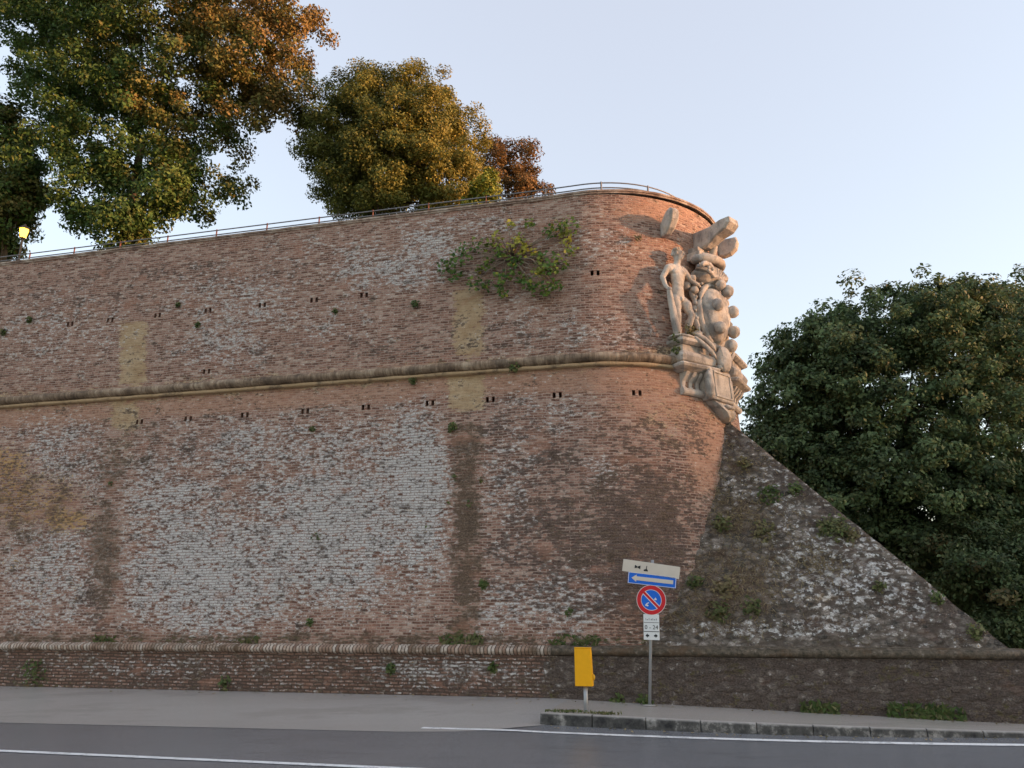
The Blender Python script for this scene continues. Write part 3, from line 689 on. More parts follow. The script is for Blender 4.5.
# pedestals with cornice, bulging body, moulding and fluted console
for ang in (-11, 18):
    fr = rot3(ang)
    def slab(prof, hw_, name):                             # prof: (half width, outward, z)
        rings = [[fr(-a, -.35, z), fr(a, -.35, z), fr(a, o - .06, z), fr(a - .06, o, z), fr(-a + .06, o, z), fr(-a, o - .06, z)] for a, o, z in prof]
        MB().loft(rings).build(name, M_STONE, arms, False, bevel=.012)
    slab([(.54, .38, 8.24), (.63, .48, 8.30), (.63, .48, 8.37), (.60, .45, 8.40)], 0, 'pedestal_cornice')
    slab([(.56, .34, 7.74), (.61, .42, 7.80), (.63, .46, 7.92), (.59, .42, 8.02), (.51, .33, 8.08), (.50, .33, 8.24)], 0, 'pedestal_body')
    slab([(.46, .26, 7.54), (.54, .36, 7.58), (.66, .48, 7.63), (.68, .52, 7.69), (.63, .48, 7.73)], 0, 'pedestal_moulding')
    mb = MB()
    for k in range(7):
        a0 = -.40 + k * .114; d = .07 if k % 2 == 0 else 0
        mb.prism(lambda p, q_, r: fr(q_, p, r), [(-.3, 7.0), (.13 + d, 6.98), (.20 + d, 7.04), (.17 + d, 7.12), (.10 + d, 7.2), (.12 + d, 7.32), (.24 + d, 7.44), (.30 + d, 7.54), (-.3, 7.54)], a0, a0 + .113)
    mb.tube([fr(-.43, .17, 7.06), fr(.43, .17, 7.06)], .10, 10)
    mb.build('console_bracket', M_STONE, arms, False, bevel=.012)
# inscribed plaque with rolled edge, and the broken tail under it
pl = lambda a, b, c: S3(-.06 + a + .17 * (7.3 - c), b + .05 * (c - 7), 7.7 + (c - 7.66) * .86)
MB().box(pl, -.5, .46, -.2, .46, 6.74, 7.66).build('plaque', M_STONE, arms, False, bevel=.04)
MB().tube([pl(-.52, .40, 6.66), pl(-.52, .42, 7.62)], [.15, .13], 14).build('plaque_roll', M_STONE, arms, True)
MB().tube([pl(.5, .34, 6.72), pl(.5, .36, 7.62)], [.1, .09], 12).build('plaque_roll', M_STONE, arms, True)
for c_ in (7.56, 6.86): MB().box(pl, -.36, .36, .44, .49, c_ - .03, c_ + .03).build('plaque_moulding', M_STONE, arms, bevel=.01)
for a_ in (-.36, .33): MB().box(pl, a_, a_ + .05, .44, .485, 6.895, 7.525).build('plaque_moulding', M_STONE, arms, bevel=.01)
MB().box(pl, -.1, .3, .3, .56, 7.665, 7.8).build('plaque_knot', M_STONE, arms, False, bevel=.04)
mb = MB(); rings = []
for z, a, b, o in ((6.73, -.42, .44, .40), (6.6, -.3, .46, .46), (6.45, -.08, .5, .50), (6.32, .06, .5, .46), (6.22, .18, .42, .36)):
    rings.append([pl(a, -.1, z), pl(b, -.1, z), pl(b, o - .1, z), pl(b - .1, o, z), pl((a + b) / 2, o - .03, z + .02), pl(a + .08, o, z), pl(a, o - .1, z)])
mb.loft(rings).build('plaque_tail', M_STONE, arms, False, bevel=.02)
MB().tube([pl(.0, .46, 6.66), pl(.14, .50, 6.58), pl(.3, .48, 6.64), pl(.42, .44, 6.58)], .05, 8).build('tail_carving', M_STONE, arms, True)

# ------------------------------------------------------------------ statue
def fused_body(name, lumps, mat, parent, voxel=.018):       # overlapping muscle shapes fused into one continuous skin
    b = bmesh.new()
    for fr_, c_, r_ in lumps:
        mb = MB().ell(fr_, c_, r_, 14, 10); vv = [b.verts.new(p - Vector(parent['base'])) for p in mb.v]
        for f_ in mb.f: b.faces.new([vv[i] for i in f_])
    bmesh.ops.recalc_face_normals(b, faces=b.faces)
    me = bpy.data.meshes.new('lumps'); b.to_mesh(me); b.free()
    t_ = bpy.data.objects.new('fuse', me); col.objects.link(t_); rm = t_.modifiers.new('r', 'REMESH'); rm.mode = 'VOXEL'; rm.voxel_size = voxel; rm.use_smooth_shade = True
    sm = t_.modifiers.new('s', 'SMOOTH'); sm.iterations = 2; sm.factor = .45
    dg = bpy.context.evaluated_depsgraph_get(); dg.update(); me2 = bpy.data.meshes.new_from_object(t_.evaluated_get(dg)); me2.name = name
    bpy.data.objects.remove(t_); me2.materials.clear(); me2.materials.append(mat)
    ob = bpy.data.objects.new(name, me2); col.objects.link(ob); ob.parent = parent; return ob
fs = rot3(-14.5)
SB = fs(-.12, .22, 8.40)
statue = thing('stone_statue', SB, 'pale stone statue of a standing nude man on the bracket beside the shield', 'statue')
ax, ay = (fs(1, 0, 0) - fs(0, 0, 0)), (fs(0, 1, 0) - fs(0, 0, 0))
def sv(px, dep, py):
    x = (px - 188) * .00385; z = (655 - py) * .00405
    return ax * x + ay * dep + Z * z
J = [(183, 0, 385), (182, .02, 345), (180, .03, 300), (180, .05, 240), (182, .02, 190), (188, .0, 150), (192, .03, 122), (195, .055, 96), (194, .04, 66),   # 0 pelvis..8 head top
     (140, 0, 178), (108, .02, 185), (66, -.02, 255), (70, .06, 318), (78, .14, 345),                       # 9-13 viewer-left arm
     (222, 0, 178), (245, .02, 188), (285, .06, 236), (322, .10, 262), (336, .12, 266),                      # 14-18 viewer-right arm
     (152, .02, 400), (158, .07, 505), (166, .01, 560), (172, 0, 632), (168, .16, 648),                       # 19-23 straight leg
     (222, .02, 400), (262, .13, 490), (250, .05, 560), (232, -.02, 630), (250, .14, 646)]                    # 24-28 bent leg
E_ = [(i, i + 1) for i in range(8)] + [(4, 9), (9, 10), (10, 11), (11, 12), (12, 13), (4, 14), (14, 15), (15, 16), (16, 17), (17, 18),
     (0, 19), (19, 20), (20, 21), (21, 22), (22, 23), (0, 24), (24, 25), (25, 26), (26, 27), (27, 28)]
rd = [(.20, .15), (.185, .14), (.175, .13), (.225, .155), (.21, .13), .10, .10, (.115, .125), (.125, .135),
      .13, .10, .082, .066, .05, .13, .10, .08, .062, .045, .145, .098, .092, .058, .05, .145, .098, .092, .058, .05]
_c = sv(195, .05, 80); _h = ax * .55 + ay * .84; _s = ax * .84 - ay * .55
hfr = lambda a, b, c_: SB + _c + _s * a + _h * b + Z * c_
bfr = lambda a, b, c_: SB + sv(a, b, c_)
def bl(px, d_, py, r): return (lambda a, b, c_: SB + sv(px, d_, py) + ax * a + ay * b + Z * c_, (0, 0, 0), r)
LUMPS = [(hfr, (0, 0, 0), (.12, .145, .165)), (hfr, (0, .07, -.11), (.075, .07, .065)), (hfr, (0, .15, -.02), (.026, .04, .05)), (hfr, (0, .135, .045), (.085, .025, .018)), (hfr, (0, .13, -.09), (.045, .03, .014)), (hfr, (-.055, .13, .015), (.022, .02, .014)), (hfr, (.055, .13, .015), (.022, .02, .014)), (hfr, (-.122, .0, -.01), (.02, .04, .05)), (hfr, (.122, .0, -.01), (.02, .04, .05)),
         bl(158, .115, 215, (.12, .06, .09)), bl(205, .115, 215, (.12, .06, .09)), bl(168, .115, 265, (.065, .045, .05)), bl(196, .115, 265, (.065, .045, .05)), bl(168, .115, 295, (.06, .045, .05)), bl(195, .115, 295, (.06, .045, .05)), bl(182, .11, 330, (.11, .05, .07)),
         bl(158, .05, 440, (.12, .12, .2)), bl(240, .09, 435, (.12, .12, .19)), bl(162, .0, 545, (.085, .1, .15)), bl(254, .0, 545, (.085, .1, .15)), bl(186, .13, 395, (.045, .05, .06)), bl(118, .02, 196, (.1, .1, .11)), bl(238, .02, 196, (.1, .1, .11))]
for a_, b_ in E_:
    pa, pb = sv(*J[a_]), sv(*J[b_]); ra = rd[a_] if isinstance(rd[a_], tuple) else (rd[a_],) * 2; rb = rd[b_] if isinstance(rd[b_], tuple) else (rd[b_],) * 2
    nst = max(3, int((pb - pa).length / .035)) if a_ not in (4, 0) or b_ in (5, 1) else 0
    for q_ in range(nst + 1):
        f_ = q_ / nst if nst else 0; rx, ry = ra[0] + (rb[0] - ra[0]) * f_, ra[1] + (rb[1] - ra[1]) * f_
        LUMPS.append(((lambda a, b, c_, P=pa.lerp(pb, f_): SB + P + ax * a + ay * b + Z * c_), (0, 0, 0), (rx * .92, ry * .92, min(rx, ry) * .92)))
fused_body('body', LUMPS, M_STONE, statue)
fst = lambda a, b, c: SB + ax * a + ay * b + Z * c
def head_bits():
    c = sv(195, .05, 80); hd = ax * .55 + ay * .84; sd_ = ax * .84 - ay * .55
    fr = lambda a, b, c_: SB + c + sd_ * a + hd * b + Z * c_
    mb = MB()
    for i in range(26):
        a = random.uniform(0, 6.28); el = random.uniform(-.2, 1.5)
        if math.sin(a) > .35 and el < .75: continue
        mb.ell(fr, (.13 * math.cos(a) * math.cos(el), .14 * math.sin(a) * math.cos(el) - .01, .15 * math.sin(el) + .02), (.05, .05, .05), 8, 6, .3)
    mb.build('hair', M_STONE, statue, True)
head_bits()
MB().tube([SB + sv(*q) for q in [(74, .17, 335), (86, .16, 420), (108, .14, 540), (128, .13, 600), (140, .13, 652)]], [.075, .085, .11, .12, .10], 10).build('club', M_STONE, statue, True)
# pectoral / fingers
for k in range(4): MB().tube([SB + sv(70 + k * 5, .17, 338), SB + sv(68 + k * 6, .235, 350), SB + sv(70 + k * 6, .225, 366 + 3 * (k % 2))], [.024, .022, .017], 6).build('finger', M_STONE, statue, True)
MB().tube([SB + sv(66, .12, 336), SB + sv(60, .17, 350), SB + sv(64, .21, 360)], [.025, .022, .017], 6).build('thumb', M_STONE, statue, True)
for k in range(4): MB().tube([SB + sv(330, .11, 262 + 4 * k - 4), SB + sv(347, .13, 262 + 6 * k - 6), SB + sv(356, .11, 266 + 7 * k - 6)], [.024, .02, .016], 6).build('finger', M_STONE, statue, True)
MB().ell(fst, (.0, .02, .02), (.42, .3, .07), 18, 8, .15).build('statue_base', M_STONE, statue, True)

# ------------------------------------------------------------------ traffic sign post
pb = WF(-1.40, .50, hw(-1.4))
sign = thing('parking_sign_post', pb, 'leaning grey post with blue arrow sign, round no-parking sign and white plates', 'traffic sign')
ptop = at_wall(652.5, 560, .50)
pdir = (ptop - pb)
MB().tube([pb - Z * .2, pb + pdir * .5, pb + pdir], .032, 10).build('pole', M_GALV, sign, True)
MB().ell(lambda a, b, c: pb + U * a + N * b + Z * c, (0, 0, .0), (.16, .13, .03), 12, 6).build('foot', M_KERB, sign, True)
def face_frame(px, py, roll, off=.05, yaw=0):
    p = at_wall(px, py, .50 + off); c, s = math.cos(R(roll)), math.sin(R(roll))
    h = (U * math.cos(R(yaw)) - N * math.sin(R(yaw))); nn = (N * math.cos(R(yaw)) + U * math.sin(R(yaw)))
    rx = h * c + Z * -s; rz_ = h * s + Z * c
    return lambda a, b, c_: p + rx * a + nn * b + rz_ * c_
PXM = 800 / ((at_wall(650, 600, .55) - CAM).dot(FW))
def q(px): return px / PXM
fr = face_frame(651, 569, 9)
o = MB().box(fr, -q(28.5), q(28.5), 0, .02, -q(6), q(6)).build('direction_plate', M_CREAM, sign, bevel=.004); o['label'] = 'faded cream plate with two small dark pictograms'
def glyph(fr, polys, mat, parent, name='pictogram', b=.0235):
    mb = MB()
    for pl_ in polys: mb.prism(fr, [(q(x), q(y)) for x, y in pl_], b - .003, b + .003)
    return mb.build(name, mat, parent)
P1 = o
glyph(fr, [[(-16.3, -1.6), (-13.6, -.6), (-13.6, .6), (-16.3, 1.8)], [(-13.4, -.6), (-10.6, -1.8), (-10.6, 1.8), (-13.4, .6)]], M_BLK, P1)
glyph(fr, [[(-7, -3), (-2.8, -3), (-3, -1.6), (-4.2, -.6), (-4, 2.4), (-4.6, 2.4), (-5, -.8), (-7, -1.8)]], M_BLK, P1)
fr = face_frame(652, 580, 7)
o = MB().box(fr, -q(24), q(24), 0, .02, -q(5.6), q(5.6)).build('arrow_plate', M_BLUE, sign, bevel=.004); o['label'] = 'blue one-way plate with a white arrow pointing left'
glyph(fr, [[(-20.5, 0), (-15.5, 3.6), (-15.5, 1.9), (21, 1.9), (21, -1.9), (-15.5, -1.9), (-15.5, -3.6)]], M_CREAM, o, 'arrow')
mb = MB()
for a0, a1, c0, c1 in ((-23.7, 23.7, 5.0, 5.4), (-23.7, 23.7, -5.4, -5.0), (-23.7, -23.2, -5, 5), (23.2, 23.7, -5, 5)): mb.box(fr, q(a0), q(a1), .0205, .024, q(c0), q(c1))
mb.build('border', M_WHITE, o)
fr = face_frame(651.3, 600, 2)
def disc(r, b0, b1, mat, name, parent, n=40, r0=0):
    mb = MB()
    if r0 == 0: mb.prism(fr, [(q(r) * math.cos(2 * math.pi * i / n), q(r) * math.sin(2 * math.pi * i / n)) for i in range(n)], b0, b1)
    else:
        mb.loft([[fr(q(rr) * math.cos(t), b, q(rr) * math.sin(t)) for rr, b in ((r0, b0), (r, b0), (r, b1), (r0, b1))] for t in np.linspace(0, 2 * math.pi, n + 1)], caps=False)
    return mb.build(name, mat, parent)
o = disc(14.6, 0, .016, M_WHITE, 'round_sign', sign); o['label'] = 'round blue no-parking sign with red ring and slash'
disc(14.1, .0165, .021, M_RED, 'red_ring', o, r0=10.2); disc(9.6, .0165, .021, M_BLUE, 'blue_field', o)
c45 = math.sqrt(.5)
def rotp(x, y): return (c45 * (x + y), c45 * (y - x))
mb = MB(); mb.prism(fr, [(q(a), q(b)) for a, b in [rotp(-10, -1.9), rotp(10, -1.9), rotp(10, 1.9), rotp(-10, 1.9)]], .0215, .024); mb.build('slash_border', M_WHITE, o)
mb = MB(); mb.prism(fr, [(q(a), q(b)) for a, b in [rotp(-10.6, -1.2), rotp(10.6, -1.2), rotp(10.6, 1.2), rotp(-10.6, 1.2)]], .0225, .026); mb.build('slash', M_RED, o)
glyph(fr, [[(-6.2, -5.4), (-3.4, -6.4), (-2.6, -5.2), (-4.4, -4.2), (-2, -3), (-2.6, -2.2), (-5, -3.6)]], M_WHITE, o, 'sticker', .024)
glyph(fr, [[(2.6, .6), (4.8, -.2), (5.6, .8), (4.6, 1.6), (4.4, 2.6), (3.6, 1.6)]], M_WHITE, o, 'sticker', .024)
fr = face_frame(651.5, 627, 1.5)
o = MB().box(fr, -q(7.7), q(7.7), 0, .016, -q(12.2), q(12.2)).build('time_plate', M_WHITE, sign, bevel=.003); o['label'] = 'white plate with hours, a small arrow row at its foot'
def text(s, size, a, c, fr, mat, parent, name):
    cu = bpy.data.curves.new(name, 'FONT'); cu.body = s; cu.size = size; cu.align_x = 'CENTER'; cu.align_y = 'CENTER'; cu.extrude = .002
    t = bpy.data.objects.new(name, cu); col.objects.link(t)
    dg = bpy.context.evaluated_depsgraph_get(); dg.update(); me = bpy.data.meshes.new_from_object(t.evaluated_get(dg)); bpy.data.objects.remove(t)
    mb = MB(); mb.v = [fr(a + v.co.x, .0195 + v.co.z * .5, c + v.co.y) for v in me.vertices]; mb.f = [tuple(p.vertices) for p in me.polygons]
    return mb.build(name, mat, parent)
text('0 - 24', q(5.6), 0, q(-.4), fr, M_BLK, o, 'hours')
for q_ in ([(-7.4, -4.6), (7.4, -4.6), (7.4, -4.0), (-7.4, -4.0)], [(-7.4, 4.0), (7.4, 4.0), (7.4, 4.4), (-7.4, 4.4)]): glyph(fr, [q_], M_BLK, o, 'rule', .018)
for k_ in (-1, 1): glyph(fr, [[(6 * k_, -8.2), (3.8 * k_, -6.2), (3.8 * k_, -7.4), (2.4 * k_, -7.4), (2.4 * k_, -9), (3.8 * k_, -9), (3.8 * k_, -10.2)]], M_BLK, o, 'arrow', .018)
glyph(fr, [[(x, 6.4), (x + wd, 6.4), (x + wd, 8 + h), (x, 8 + h)] for x, wd, h in ((-5.6, .5, .4), (-4.4, 1.2, -.6), (-2.4, .5, .6), (-.4, 1, -.2), (1.2, .6, .3), (2.6, 1.2, -.5), (4.6, .8, .2))], M_GREY, o, 'lettering', .018)
# clamps
for py in (569, 580, 600, 620, 634):
    p = at_wall(651.5, py, .5); MB().box(lambda a, b, c: p + U * a + N * b + Z * c, -.05, .05, -.04, .045, -.02, .02).build('clamp', M_GREY, sign)

# ------------------------------------------------------------------ yellow box on post
yb = WF(-2.46, 2.06, hw(-2.46))
box = thing('yellow_post_box', yb, 'yellow metal box on a short grey post at the kerb end', 'box')
yz = (at_wall(584, 686, 2.06)).z; yt = at_wall(584, 648, 2.06).z
fy = lambda a, b, c: yb + U * a + N * b + Z * c
def zr(py): return at_wall(584, py, 2.06).z - yb.z
MB().tube([yb - Z * .15, yb + Z * (zr(686) + .08)], .042, 12).build('post', M_GALV, box, True)
def yring(z, a0, a1, b0, b1): return [fy(a0, b0, z), fy(a1, b0, z), fy(a1, b1, z), fy(a0, b1, z)]
z0, z1 = zr(686), zr(648.5)
MB().loft([yring(z0, -.185, .155, -.07, .10), yring(z1, -.185, .125, -.07, .10)]).build('body', M_YEL, box, bevel=.012)
MB().loft([yring(z0 - .006, -.17, .145, -.09, -.068), yring(z1 - .02, -.17, .118, -.09, -.068)]).build('back_plate', M_YELD, box, bevel=.006)
MB().box(fy, -.189, .129, -.074, .104, z1 + .001, z1 + .022).build('lid', M_YEL, box, bevel=.006)
MB().ell(fy, (.16, .03, z0 + .16), (.035, .04, .06), 10, 8).build('latch', M_YELD, box, True)

# ------------------------------------------------------------------ foliage
def leafmat(name, dark, light, au0, au1, trans=.25):
    t = NT(name); a = t.attr('tint'); u = t.attr('autumn_warm')
    c = t.mix(u, t.mix(a, dark, light), t.mix(a, au0, au1)); t.base(c)
    t.b.inputs['Roughness'].default_value = .6; t.b.inputs['Specular IOR Level'].default_value = .25
    tr = t.n('BsdfTranslucent'); t.s(tr.inputs[0], c); mx_ = t.n('MixShader'); mx_.inputs[0].default_value = trans
    out = t.t.nodes['Material Output']; t.t.links.new(t.b.outputs[0], mx_.inputs[1]); t.t.links.new(tr.outputs[0], mx_.inputs[2]); t.t.links.new(mx_.outputs[0], out.inputs[0])
    return t.m
def leaves_mesh(name, pos, nrm, size, tint, aut, mat, parent=None, loc=None, aspect=.55, label=None):
    n = len(pos); org = np.array(parent['base'] if parent is not None else loc)
    nrm = nrm / np.linalg.norm(nrm, axis=1)[:, None]
    r = rng.normal(size=(n, 3)); a = np.cross(nrm, r); a /= np.linalg.norm(a, axis=1)[:, None]; b = np.cross(nrm, a)
    L = size[:, None] * .5; W_ = L * aspect
    V = np.stack([pos - a * L, pos + b * W_ + nrm * L * .18, pos + a * L, pos - b * W_ + nrm * L * .18], 1) - org
    me = bpy.data.meshes.new(name); me.vertices.add(4 * n); me.vertices.foreach_set('co', V.astype(np.float32).ravel())
    me.loops.add(4 * n); me.loops.foreach_set('vertex_index', np.arange(4 * n, dtype=np.int32))
    me.polygons.add(n); me.polygons.foreach_set('loop_start', np.arange(0, 4 * n, 4, dtype=np.int32)); me.polygons.foreach_set('loop_total', np.full(n, 4, np.int32))
    me.update(calc_edges=True); me.validate()
    for k, v in (('tint', tint), ('autumn_warm', aut)):
        at = me.attributes.new(k, 'FLOAT', 'POINT'); at.data.foreach_set('value', np.repeat(v, 4).astype(np.float32))
    me.materials.append(mat)
    o = bpy.data.objects.new(name, me); col.objects.link(o)
    if parent is not None: o.parent = parent
    else: o.location = loc
    return o
def tree(name, label, base, lobes, ncl, per, leaf, mat, trunk_r, aut_warm_f, group=None, clr=(.45, .85), shell=.5, droop=.3, bare=0):
    t = thing(name, base, label, 'tree', group); B = np.array(base)
    vol = np.array([l[3] * l[4] * l[5] for l in lobes]) ** .67; pick = rng.choice(len(lobes), ncl, p=vol / vol.sum())
    L = np.array(lobes)[pick]
    d = rng.normal(size=(ncl, 3)); d /= np.linalg.norm(d, axis=1)[:, None]
    rad = shell + (1 - shell) * rng.random(ncl) ** .6
    rad *= 1 + .13 * rng.normal(size=ncl)
    cc = B + L[:, :3] + d * rad[:, None] * L[:, 3:6]
    cr = rng.uniform(*clr, ncl)
    pos = []; nr = []; tn = []; au = []
    for i in range(ncl):
        m = int(per * (cr[i] / np.mean(clr)) ** 2 * rng.uniform(.6, 1.3))
        e = rng.normal(size=(m, 3)); e /= np.linalg.norm(e, axis=1)[:, None]
        rr = cr[i] * rng.random(m) ** .45
        p = cc[i] + e * rr[:, None] * np.array([1, 1, .72]); pos.append(p)
        outw = d[i] * .6 + e * .6 + np.array([0, 0, .5]); nr.append(outw + rng.normal(size=(m, 3)) * .65)
        ct = rng.uniform(.0, 1); tn.append(np.clip(.25 + .5 * ct + rng.normal(size=m) * .22, 0, 1))
        a_ = aut_warm_f((cc[i] - B), rng); au.append(np.clip(a_ + rng.normal(size=m) * .15, 0, 1))
    pos = np.concatenate(pos); nr = np.concatenate(nr); sz = leaf * rng.uniform(.45, 1.6, len(pos))
    leaves_mesh('crown', pos, nr, sz, np.concatenate(tn), np.concatenate(au), mat, t)
    # trunk and limbs reach into the lobes
    top = max(l[2] for l in lobes); tr = MB(); bz = Vector(base)
    hgt = min(l[2] for l in lobes) + .3 * (top - min(l[2] for l in lobes))
    tp = [bz - Z * .4] + [bz + Vector((.12 * mnoise.noise(Vector((i, base[0], 0))) * i, .12 * mnoise.noise(Vector((i, base[0], 9))) * i, hgt * i / 5)) for i in range(1, 6)]
    tr.tube(tp, [trunk_r * (1.25 - .19 * i) for i in range(6)], 9).build('trunk', M_TRUNK, t, True)
    lb = MB()
    for k in range(12 if name == 'oak_tree' else min(26, ncl)):
        i = rng.integers(ncl); e = Vector(cc[i])
        if name == 'oak_tree' and (e - tp[3]).length > 5.5: continue
        s0 = tp[(2 if name != 'oak_tree' else 1) + int(rng.integers(4))]
        m1 = s0.lerp(e, .45) + Vector((0, 0, -.12 * (e - s0).length * random.random() + .15))
        lb.tube([s0, m1, s0.lerp(e, .8) + Vector(rng.normal(size=3) * .12), e], [trunk_r * .2, trunk_r * .11, trunk_r * .06, .01], 6)
    lb.build('limbs', M_TRUNK, t, True)
    return t
LM_OAK = leafmat('evergreen_oak_leaf', (.022, .050, .012), (.10, .18, .04), (.13, .085, .025), (.30, .19, .065))
LM_ROUND = leafmat('yellowing_leaf', (.04, .055, .014), (.16, .18, .04), (.18, .145, .026), (.36, .30, .07))
LM_RED = leafmat('russet_leaf', (.07, .055, .02), (.15, .11, .04), (.12, .066, .026), (.26, .155, .06))
LM_LIME = leafmat('lime_leaf', (.09, .13, .02), (.24, .28, .04), (.2, .2, .03), (.3, .28, .05))
LM_DARK = leafmat('dark_leaf', (.026, .048, .024), (.135, .21, .09), (.09, .08, .035), (.17, .14, .065))
LM_CAPER = leafmat('caper_leaf', (.03, .075, .015), (.10, .19, .04), (.34, .33, .05), (.5, .45, .07), .2)
LM_WEED = leafmat('weed_leaf', (.03, .06, .015), (.09, .14, .035), (.17, .125, .065), (.33, .25, .145), .2)
TZ = 12.3
def tpos(px, y): p = at_depth(px, 250, y); return (p.x, p.y, TZ)
def mpx(y, z=18): return (Vector((0, y, z)) - CAM).dot(FW) / FPX      # metres per pixel at that spot
def lobes_px(base, y, rows):                                # surveyed lobes: (px, py, rx_px, ry_px, depth offset, depth radius m)
    out = []
    for px, py, rx, ry, dy, rdp in rows:
        p = at_depth(px, py, y + dy); k = (p - CAM).dot(FW) / FPX
        out.append((p.x - base[0], p.y - base[1], p.z - base[2], rx * k, rdp, ry * k * 1.08))
    return out
Y1 = 32; b1 = tpos(125, Y1)
tree('oak_tree', 'tall spreading tree with dark green lower crown and rusty orange top on the bastion', b1,
     lobes_px(b1, Y1, [(125, 200, 52, 52, -.5, 1.8), (120, 225, 44, 30, -.8, 1.4), (165, 190, 40, 44, -.5, 1.6), (95, 180, 40, 60, -.5, 1.6), (110, 130, 85, 60, 0, 3), (150, 60, 120, 60, 0, 3.6), (60, 60, 75, 55, .5, 3), (250, 60, 66, 48, 0, 2.6), (285, 22, 42, 34, 0, 1.8), (170, 0, 130, 50, 0, 3.2), (195, 130, 70, 45, .3, 2.4), (265, 110, 40, 30, .4, 1.6), (205, 190, 40, 34, .2, 1.5), (40, 0, 80, 55, .6, 2.6), (90, -60, 140, 60, 0, 3.5), (220, -40, 90, 50, 0, 3)]),
     1150, 190, .155, LM_OAK, .42, lambda p, g: np.clip(-.22 + .08 * p[0] + .05 * (p[2] - 5.5) + g.normal() * .2, 0, 1), clr=(.4, .85), shell=.3)  # rustier to the upper right: autumn leaves plus painted low-sun warmth
Y2 = 33; b2 = tpos(395, Y2)
tree('round_tree', 'dense round yellow-green tree behind the railing', b2,
     lobes_px(b2, Y2, [(395, 146, 84, 66, 0, 3.2), (388, 114, 58, 42, 0, 2.6), (360, 180, 52, 40, -.4, 2.4), (440, 170, 50, 42, -.4, 2.2), (335, 130, 36, 50, 0, 2), (400, 200, 70, 22, -.6, 2.4), (430, 110, 40, 34, 0, 1.8), (385, 82, 24, 16, 0, 1), (395, 150, 50, 50, -1.5, 1.6), (450, 190, 34, 24, -.5, 1.4)]),
     640, 320, .11, LM_ROUND, .28, lambda p, g: np.clip(.08 + .10 * p[0] + .03 * (p[2] - 3) + g.normal() * .16, 0, 1), clr=(.4, .7), shell=.6)  # more golden to the right, autumn colour with sun warmth painted in
Y3 = 38; b3 = tpos(508, Y3)
tree('russet_tree', 'small russet-brown tree to the right of the round tree', b3,
     lobes_px(b3, Y3, [(508, 174, 38, 32, 0, 1.6), (532, 182, 18, 16, 0, 1), (520, 160, 20, 22, 0, 1), (490, 155, 18, 18, 0, 1), (522, 185, 16, 12, 0, .8)]),
     120, 130, .12, LM_RED, .14, lambda p, g: np.clip(.8 + g.normal() * .15, 0, 1), clr=(.3, .55), shell=.3)
Y4 = 30.5; b4 = tpos(483, Y4)
tree('lime_bush', 'small bright lime-green bush squeezed between the round and russet trees', b4,
     lobes_px(b4, Y4, [(484, 196, 13, 16, 0, .6), (478, 204, 20, 10, 0, .6), (490, 182, 7, 9, 0, .4)]), 46, 80, .14, LM_LIME, .06, lambda p, g: .3, clr=(.2, .36))
Y5 = 33; b5 = tpos(5, Y5)
tree('shaded_tree', 'dark shaded tree behind the lit lantern at the left edge', b5,
     lobes_px(b5, Y5, [(0, 150, 34, 55, 0, 1.8), (-20, 215, 50, 36, 0, 1.8), (15, 205, 24, 22, 0, 1.3), (-10, 245, 24, 14, 0, 1), (30, 180, 14, 26, 0, 1)]), 300, 170, .17, LM_OAK, .25, lambda p, g: np.clip(.22 + .2 * g.normal(), 0, 1), clr=(.4, .75), shell=.3)
# big trees beyond the flank, standing at street level
GZ = -.7
def gpos(px, y): p = at_depth(px, 600, y); return (p.x, p.y, GZ)
Y6 = 36; b6 = gpos(900, Y6)
tree('plane_tree', 'huge dark green tree with layered leafy boughs behind the sloping spur', b6,
     lobes_px(b6, Y6, [(895, 400, 110, 80, 0, 4.5), (890, 330, 75, 44, 0, 3.4), (840, 375, 62, 55, -.5, 3), (790, 395, 40, 46, 0, 2.4), (775, 425, 32, 28, .4, 1.8), (945, 320, 48, 38, 0, 2.6), (990, 350, 60, 55, .4, 3), (900, 480, 130, 60, -.6, 4.2), (820, 345, 40, 34, 0, 2), (985, 440, 80, 70, 0, 3.6), (960, 540, 110, 70, -.4, 3.6), (800, 450, 60, 40, .2, 2.5), (925, 300, 22, 20, 0, 1), (965, 296, 18, 16, 0, 1), (815, 470, 60, 40, .5, 2.5), (860, 510, 70, 45, .8, 3), (770, 440, 34, 26, 1, 2), (905, 560, 80, 40, .5, 3)]),
     2300, 120, .18, LM_DARK, .5, lambda p, g: np.clip(-.05 + .025 * (p[2] - 12) + .12 * g.normal(), 0, 1), clr=(.26, .8), shell=.45)
Y7 = 44; b7 = gpos(1075, Y7)
tree('plane_tree', 'second dark tree filling the right edge of the view', b7,
     lobes_px(b7, Y7, [(1050, 380, 80, 80, 0, 4), (1015, 340, 42, 44, 0, 2.6), (1080, 480, 110, 90, 0, 4.4), (1030, 325, 50, 42, -1, 2.6), (1000, 312, 26, 24, -1, 1.6), (1050, 300, 40, 30, 0, 2), (1040, 560, 80, 70, 0, 3.4), (1010, 310, 20, 22, 0, 1)]),
     520, 150, .22, LM_DARK, .5, lambda p, g: np.clip(-.03 + .025 * (p[2] - 12) + .12 * g.normal(), 0, 1), clr=(.6, 1.1), shell=.5)
Y8 = 31; b8 = gpos(1010, Y8)
tree('understorey_shrub', 'dark shrub with a few orange leaves at the low end of the spur', b8,
     lobes_px(b8, Y8, [(1000, 590, 50, 40, 0, 2), (1040, 610, 40, 36, 0, 2), (960, 560, 40, 40, 1, 2), (1000, 632, 40, 20, -1, 1.2), (1060, 570, 50, 50, 0, 2)]), 340, 140, .16, LM_DARK, .12, lambda p, g: np.clip(.15 + (.9 if g.random() < .06 else 0), 0, 1), clr=(.4, .7), shell=.4)

